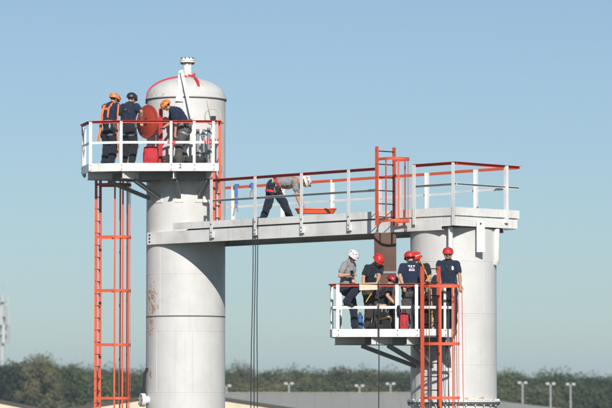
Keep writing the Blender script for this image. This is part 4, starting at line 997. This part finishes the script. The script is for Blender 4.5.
# red line over the dome
def on_dome(x, y):
    rr = min(.999, math.hypot(x, y)/1.005); return Vector((CL.x + x, CL.y + y, Z(7.55) + .53*math.sqrt(1-rr*rr) + .018))
pts = []
for i in range(17):
    t = i/16; pts.append(on_dome(-.97 + .80*t, -.12 - .12*t))
pts = [Vector((CL.x-1.02, CL.y-.11, Z(7.40)))] + pts
pts += [Vector((nx + .142*math.cos(a_), YL + .142*math.sin(a_), Z(8.09))) for a_ in [math.pi*(1.0 + .16*i) for i in range(9)]] 
tube_thing('red_strap', pts, .024, 'strap_red', 'red strap lying over the dome and round the nozzle', 'strap', None, tuple(pts[-1]))
pts = [on_dome(.15 + .022*i, -.17 - .076*i) for i in range(10)]
sv = MB().tube(pts, [.04]*9 + [.03], 7); sv.tube([pts[0] + Vector((-.09, -.02, .05)), pts[0] + Vector((0, -.02, .02)), pts[0] + Vector((.10, 0, .05))], .018, 6)
sv.tube([pts[0] + Vector((-.08, -.02, -.03)), pts[0] + Vector((0, -.02, .03)), pts[0] + Vector((.07, 0, .09))], .018, 6)
single('red_strap', sv, 'strap_red', 'knotted red strap tail lying down the sunny side of the dome', 'strap', tuple(pts[-1]), None, True)
tube_thing('pale_rope', [at(187, 76, 80.72)+Vector((0,0,.01))] + [on_dome(.06 + .07*i, -.35 - .07*i) for i in range(7)] + [Vector((CL.x + .56 + .03*i, CL.y - .86, Z(7.4) - .13*i)) for i in range(6)], .012, 'rope_pale', 'thin pale rope running down the dome toward the high platform', 'rope')
# loose lanyards hanging behind the crew on the high platform
def ribbon(pts, w, sd=(1, 0, 0)):
    m = MB()
    for a_, b_ in zip(pts, pts[1:]): m.bar(a_, Vector(b_) + (Vector(b_)-Vector(a_)).normalized()*.006, w, .012, sd)
    return m
single('lanyard', ribbon([at(104.6, 105, 79.50), at(103.3, 109, 79.46), at(102.0, 114, 79.43), at(101.8, 119, 79.43), at(100.6, 125, 79.41), at(100.4, 130, 79.43), at(98.8, 136, 79.42), at(98.2, 141.5, 79.44)], .060), 'strap_orange', 'wide pale orange lanyard hanging down the back of the crew member by the rail corner', 'lanyard', tuple(at(98, 141, 79.44)), 'loose lanyards')
single('lanyard', ribbon([at(118.6, 104, 79.55), at(117.8, 113, 79.50), at(117.6, 124, 79.48), at(117.3, 136, 79.48), at(118.2, 147, 79.5), at(117.2, 157, 79.5)], .040), 'strap_orange', 'narrow orange lanyard hanging between the two crew members with turned backs', 'lanyard', tuple(at(118, 155, 79.5)), 'loose lanyards')
# round red cover plate on its davit
cc = at(147.6, 121.8, 79.95); dn = Vector((-.77, -.64, 0)).normalized(); dl = Vector((-dn.y, dn.x, 0))
dc = thing('manway_cover', 'round red steel manway cover standing behind the rail', 'cover', (cc.x, cc.y, DL))
cv = part('disc', MB().lathe(cc, [(.0, .030), (.30, .030), (.31, .022), (.425, .022), (.425, -.022), (.0, -.022)], 48, dn), 'disc_red', dc, True)
for k in range(16):
    t = 2*math.pi*k/16; q = cc + dl*(.375*math.cos(t)) + UP*(.375*math.sin(t)); part('bolt_hole', MB().lathe(q + dn*.018, [(.016, 0), (.016, .008), (0, .0085)], 8, dn), 'red_paint', cv)
part('handle', MB().tube([cc + dl*.0 + UP*.09 + dn*.02, cc + UP*.08 + dn*.07, cc - UP*.05 + dn*.07, cc - UP*.06 + dn*.02], .014, 8), 'bolt_steel', cv, True)
pq = Vector((atX(160.3, 79.72), 79.72, 0))
part('davit_post', MB().bar(pq + UP*DL, pq + UP*at(160, 108.5, 79.72).z, .10, .06, (1,0,0)), 'bag_red', dc)
part('davit_arm', MB().bar(pq + UP*(cc.z+.06), cc - dn*.03 + UP*.06, .05, .07, UP), 'red_paint', dc)
part('foot_plate', MB().box(pq + UP*(DL+.006), (.2, .16, .012)), 'red_paint', dc)

def rounded_bag(c, size, n=10, bulge=.12, seed=0):
    V = []; F = []; ax = [(-1,0,0),(1,0,0),(0,-1,0),(0,1,0),(0,0,-1),(0,0,1)]; c = Vector(c)
    for d in ax:
        d = Vector(d); u = Vector((d.y, d.z, d.x)); v = d.cross(u); o = len(V)
        for i in range(n+1):
            for j in range(n+1):
                p = d + u*(2*i/n-1) + v*(2*j/n-1); q = p.normalized()*1.22; p = p.lerp(q, .45)
                w = 1 + bulge*noise.noise(p*1.8 + Vector((seed, 0, 0)))
                V.append(c + Vector((p.x*size[0]/2*w, p.y*size[1]/2*w, max(-1, p.z*w)*size[2]/2)))
        for i in range(n):
            for j in range(n): a_ = o+i*(n+1)+j; F.append((a_, a_+1, a_+n+2, a_+n+1))
    return V, F
def bag(name, px, Y, zfl, size, mat, label, straps=None, group=None, seed=1):
    x, y = P2(px, Y); t = thing(name, label, 'bag', (x, y, zfl), group); c = Vector((x, y, zfl + size[2]/2))
    mb = MB(); mb.add(*rounded_bag(c, size, seed=seed)); o = part('bag_body', mb, mat, t, True)
    bm = bmesh.new(); bm.from_mesh(o.data); bmesh.ops.remove_doubles(bm, verts=bm.verts, dist=1e-4); bm.to_mesh(o.data); bm.free()
    for sx in (-.22, .22):
        part('handle_strap', MB().tube([c + Vector((size[0]*sx, -size[1]*.5, -size[2]*.2)), c + Vector((size[0]*sx, -size[1]*.48, size[2]*.30)), c + Vector((size[0]*sx*.7, -size[1]*.2, size[2]*.62)), c + Vector((size[0]*sx*.5, 0, size[2]*.66))], .014, 6), straps or 'strap_black', t, True)
    part('flap', MB().box(c + Vector((0, -size[1]*.50, size[2]*.05)), (size[0]*.55, .02, size[2]*.45)), mat, t)
    return t
bag('rope_bag', 150.5, 79.42, DL, (.36, .28, .46), 'bag_red', 'red rope bag standing on the high platform under the red disc', None, None, 2)
bag('duffel_bag', 195, 79.36, DL, (.50, .30, .20), 'bag_black', 'long black duffel bag lying on the high platform', None, None, 3)
bag('gear_bag', 167, 79.36, DL, (.28, .22, .22), 'bag_black', 'small black gear bag on the high platform behind the rail post', 'strap_red', None, 4)
bag('rope_bag', 404, 72.85, DR_, (.20, .20, .40), 'bag_red', 'red rope bag on the lower platform between two white posts', None, None, 5)
bag('rope_bag', 360, 73.3, DR_, (.13, .16, .36), 'strap_blue', 'blue rope bag on the lower platform between two pairs of legs', None, None, 6)
# coiled rope over the rails, red tape wraps, reel hoops
def coil(label, c, r, n, mat, ax, rr=.011, name='rope_coil'):
    rnd = random.Random(len(label)); t = thing(name, label, 'rope', tuple(c), None); c = Vector(c); ax = Vector(ax).normalized(); e = (UP - ax*ax.dot(UP)).normalized(); f_ = ax.cross(e)
    for k in range(n):
        pts = []
        for i in range(19):
            th = 2*math.pi*i/18; rad = r*(1 + rnd.uniform(-.06, .06)); pts.append(c + e*(rad*1.25*math.cos(th) - r*1.15) + f_*(rad*.8*math.sin(th)) + ax*(rnd.uniform(-.025, .025)))
        pts[-1] = pts[0]; part('loop', MB().tube(pts, rr, 6), mat, t, True)
for k, (px, w) in enumerate(((171.2, .16), (209.5, .22))):
    p_ = Vector((atX(px, 79.09), 79.092, Z(6.28))); wrap = MB()
    for i in range(5): wrap.box(p_ + Vector((-w/2 + w*i/4, 0, .004*(i % 2))), (w/5.2, .045, .078 + .01*(i % 3)))
    wrap.tube([p_ + Vector((.02, -.03, -.02)), p_ + Vector((.05, -.04, -.09)), p_ + Vector((.03, -.035, -.15))], .012, 6)
    single('tape_wrap', wrap, 'strap_red', ('red strap wrapped on the white mid rail beside the numeral', 'long red strap wrapped on the mid rail near the short ladder')[k], 'strap', tuple(p_))
# harness tools and tripod legs in the corner of the high platform
rk = thing('gear_rack', 'grey rack of upright tubes standing on the high platform beside the domed tower', 'rack', (*P2(203, 79.6), DL))
for px, y0, w in ((197.5, 79.55, .07), (203.5, 79.6, .05), (208.5, 79.5, .07)):
    x = atX(px, y0); part('upright', MB().tube([(x, y0, DL), (x, y0, Z(6.72 - .03*(px % 3)))], w*.6, 10), 'gear_grey', rk, True)
for z in (6.05, 6.5): part('cross_bar', MB().bar((atX(195, 79.56), 79.56, Z(z)), (atX(210, 79.56), 79.56, Z(z)), .03, .05), 'gear_grey', rk)
def hoop_coil(px, py, Y, r, label):
    c_ = at(px, py, Y); t = thing('cable_hoop', label, 'cable', tuple(c_))
    for k in range(2):
        part('loop', MB().tube([c_ + Vector((r*math.cos(2*math.pi*i/24)*(1-.08*k), -.02*k, r*math.sin(2*math.pi*i/24)*(1-.05*k))) for i in range(25)], .011, 6), ('rope_pale', 'lamp_white')[k], t, True)
    part('clip', MB().box(c_ + Vector((.02, -.02, -r*.2)), (.13, .06, .10)), 'bag_black', t)
hoop_coil(212.5, 116.5, 79.35, .20, 'pale cable looped above the rail of the high platform')
coil('black rope coil slung over the mid rail beside the kneeling person', Vector((atX(398.5, 72.45), 72.45, Z(2.03))), .085, 4, 'strap_black', (1, .25, 0), .014)
coil('black rope coil slung over the mid rail beside the lower ladder', Vector((atX(413, 72.45), 72.45, Z(2.05))), .085, 4, 'strap_black', (1, -.25, 0), .014)
# blue slings on the far rail of the catwalk
for px, y1, lb in ((236.2, 212, 'long blue sling with metal hooks hanging from the far handrail'), (252.0, 197, 'short blue sling knotted on the far handrail')):
    q = B(a_at(px, -HWID), -HWID, 0); s_ = FPX/q.y; zl = HC + (396-y1)/s_
    t = thing('sling', lb, 'sling', (q.x, q.y, zr), 'blue slings on the far handrail')
    part('webbing', MB().bar((q.x, q.y-.06, zr+.02), (q.x+.01, q.y-.07, zl+.18), .07, .012, (1,0,0)), 'strap_blue', t)
    part('rail_loop', MB().bar((q.x-.02, q.y-.05, zr-.02), (q.x+.02, q.y+.10, zr+.03), .10, .05, (1,0,0)), 'strap_blue', t)
    for dx in (-.04, .03): part('hook', MB().tube([(q.x+dx*.3, q.y-.07, zl+.20), (q.x+dx, q.y-.075, zl+.09), (q.x+dx*1.3, q.y-.075, zl)], .018, 7), 'gear_grey', t, True)
# orange basket stretcher
sx0, sx1 = atX(295.5, 78.1), atX(336, 78.1); sy = 78.12; zs0, zs1 = Z(4.45), Z(4.555)
stt = thing('stretcher', 'orange plastic rescue stretcher lying on the catwalk', 'stretcher', ((sx0+sx1)/2, sy, zd))
def ell(zz, k, n=28): return [((sx0+sx1)/2 + math.copysign(abs(math.cos(t))**.45, math.cos(t))*(sx1-sx0)/2*k, sy + math.copysign(abs(math.sin(t))**.55, math.sin(t))*.23*k, zz) for t in [2*math.pi*i/n for i in range(n)]]
V = ell(zs0, .90) + ell(zs1, 1.0) + ell(zs1, .93) + ell(zs0+.02, .84); n = 28; F = [(r_*n+i, r_*n+(i+1)%n, (r_+1)*n+(i+1)%n, (r_+1)*n+i) for r_ in range(3) for i in range(n)] + [tuple(range(n))[::-1], tuple(3*n+i for i in range(n))]
part('basket', MB().add(V, F), 'stretcher_orange', stt, True)
rim_ = ell(zs1+.006, 1.0); part('rim', MB().tube([Vector(v) for v in rim_ + rim_[:1]], .018, 7), 'stretcher_orange', stt, True)
part('strap', MB().extrude([Vector((sx1-.30, sy-.235, zs1+.012)), Vector((sx1-.22, sy-.24, zs1+.012)), Vector((sx1-.12, sy-.225, zs0+.03)), Vector((sx1-.20, sy-.225, zs0+.03))], (0, -.012, 0)), 'strap_black', stt)
for x in (sx0+.18, sx1-.18):
    for y in (sy-.15, sy+.15): part('leg', MB().tube([(x, y, zs0+.01), (x, y, zd)], .02, 8), 'stretcher_orange', stt, True)
# sheet held on the rail, phone
pc_ = at(368.5, 286.5, 72.52); ax = (Vector((1, .06, .03)).normalized(), Vector((0, .55, .83)).normalized()); ax3 = ax[0].cross(ax[1])
sh_ = single('paper_sheet', MB().box(pc_, (.42, .20, .008), (ax[0], ax[1], ax3)), 'paper_tan', 'tan sheet held over the rail by the person in printed shirt', 'paper', tuple(pc_))
ph_ = at(352.4, 273.6, 72.70); tph = thing('phone', 'black phone in the hand of the person in white helmet', 'phone', tuple(ph_))
axp = (Vector((.8, .5, .2)).normalized(), Vector((-.3, .1, .95)).normalized()); part('case', MB().box(ph_, (.075, .15, .012), (axp[0], axp[1], axp[0].cross(axp[1]))), 'bag_black', tph)
part('screen', MB().box(ph_ + axp[0].cross(axp[1])*.0075, (.066, .135, .002), (axp[0], axp[1], axp[0].cross(axp[1]))), 'glass_black', tph)
# yellow line running past the lower crew
tube_thing('rope', [at(366, 302, 72.62), at(369, 297, 72.60), at(373, 291, 72.60), at(377, 287.5, 72.58), at(379, 285.5, 72.52)], .014, 'rope_yellow', 'yellow rope slanting up to the rail beside the rust brown panel', 'rope')
tube_thing('rope', [at(420, 259, 72.75), at(424, 268, 72.68), at(428, 278, 72.62), at(431, 288, 72.6), at(432, 310, 72.6), at(432, 327, 72.62)], .014, 'rope_yellow', 'yellow rope running down between the lower ladder stringers', 'rope')

# ------------------------------------------------------------------ air
hz_m = bpy.data.materials.new('haze_air'); hz_m.use_nodes = True; t = hz_m.node_tree; t.nodes.clear()
pv = t.nodes.new('ShaderNodeVolumePrincipled'); pv.inputs['Color'].default_value = (.62, .84, 1.0, 1); pv.inputs['Density'].default_value = .00034; pv.inputs['Anisotropy'].default_value = .0
mo = t.nodes.new('ShaderNodeOutputMaterial'); t.links.new(pv.outputs[0], mo.inputs['Volume'])
hb = MB().box((0, 800, 13.0), (2600, 2600, 28.0)); M['haze_air'] = hz_m
ho = link_mesh('haze', hb.v, hb.f, 'haze_air'); ho['kind'] = 'stuff'
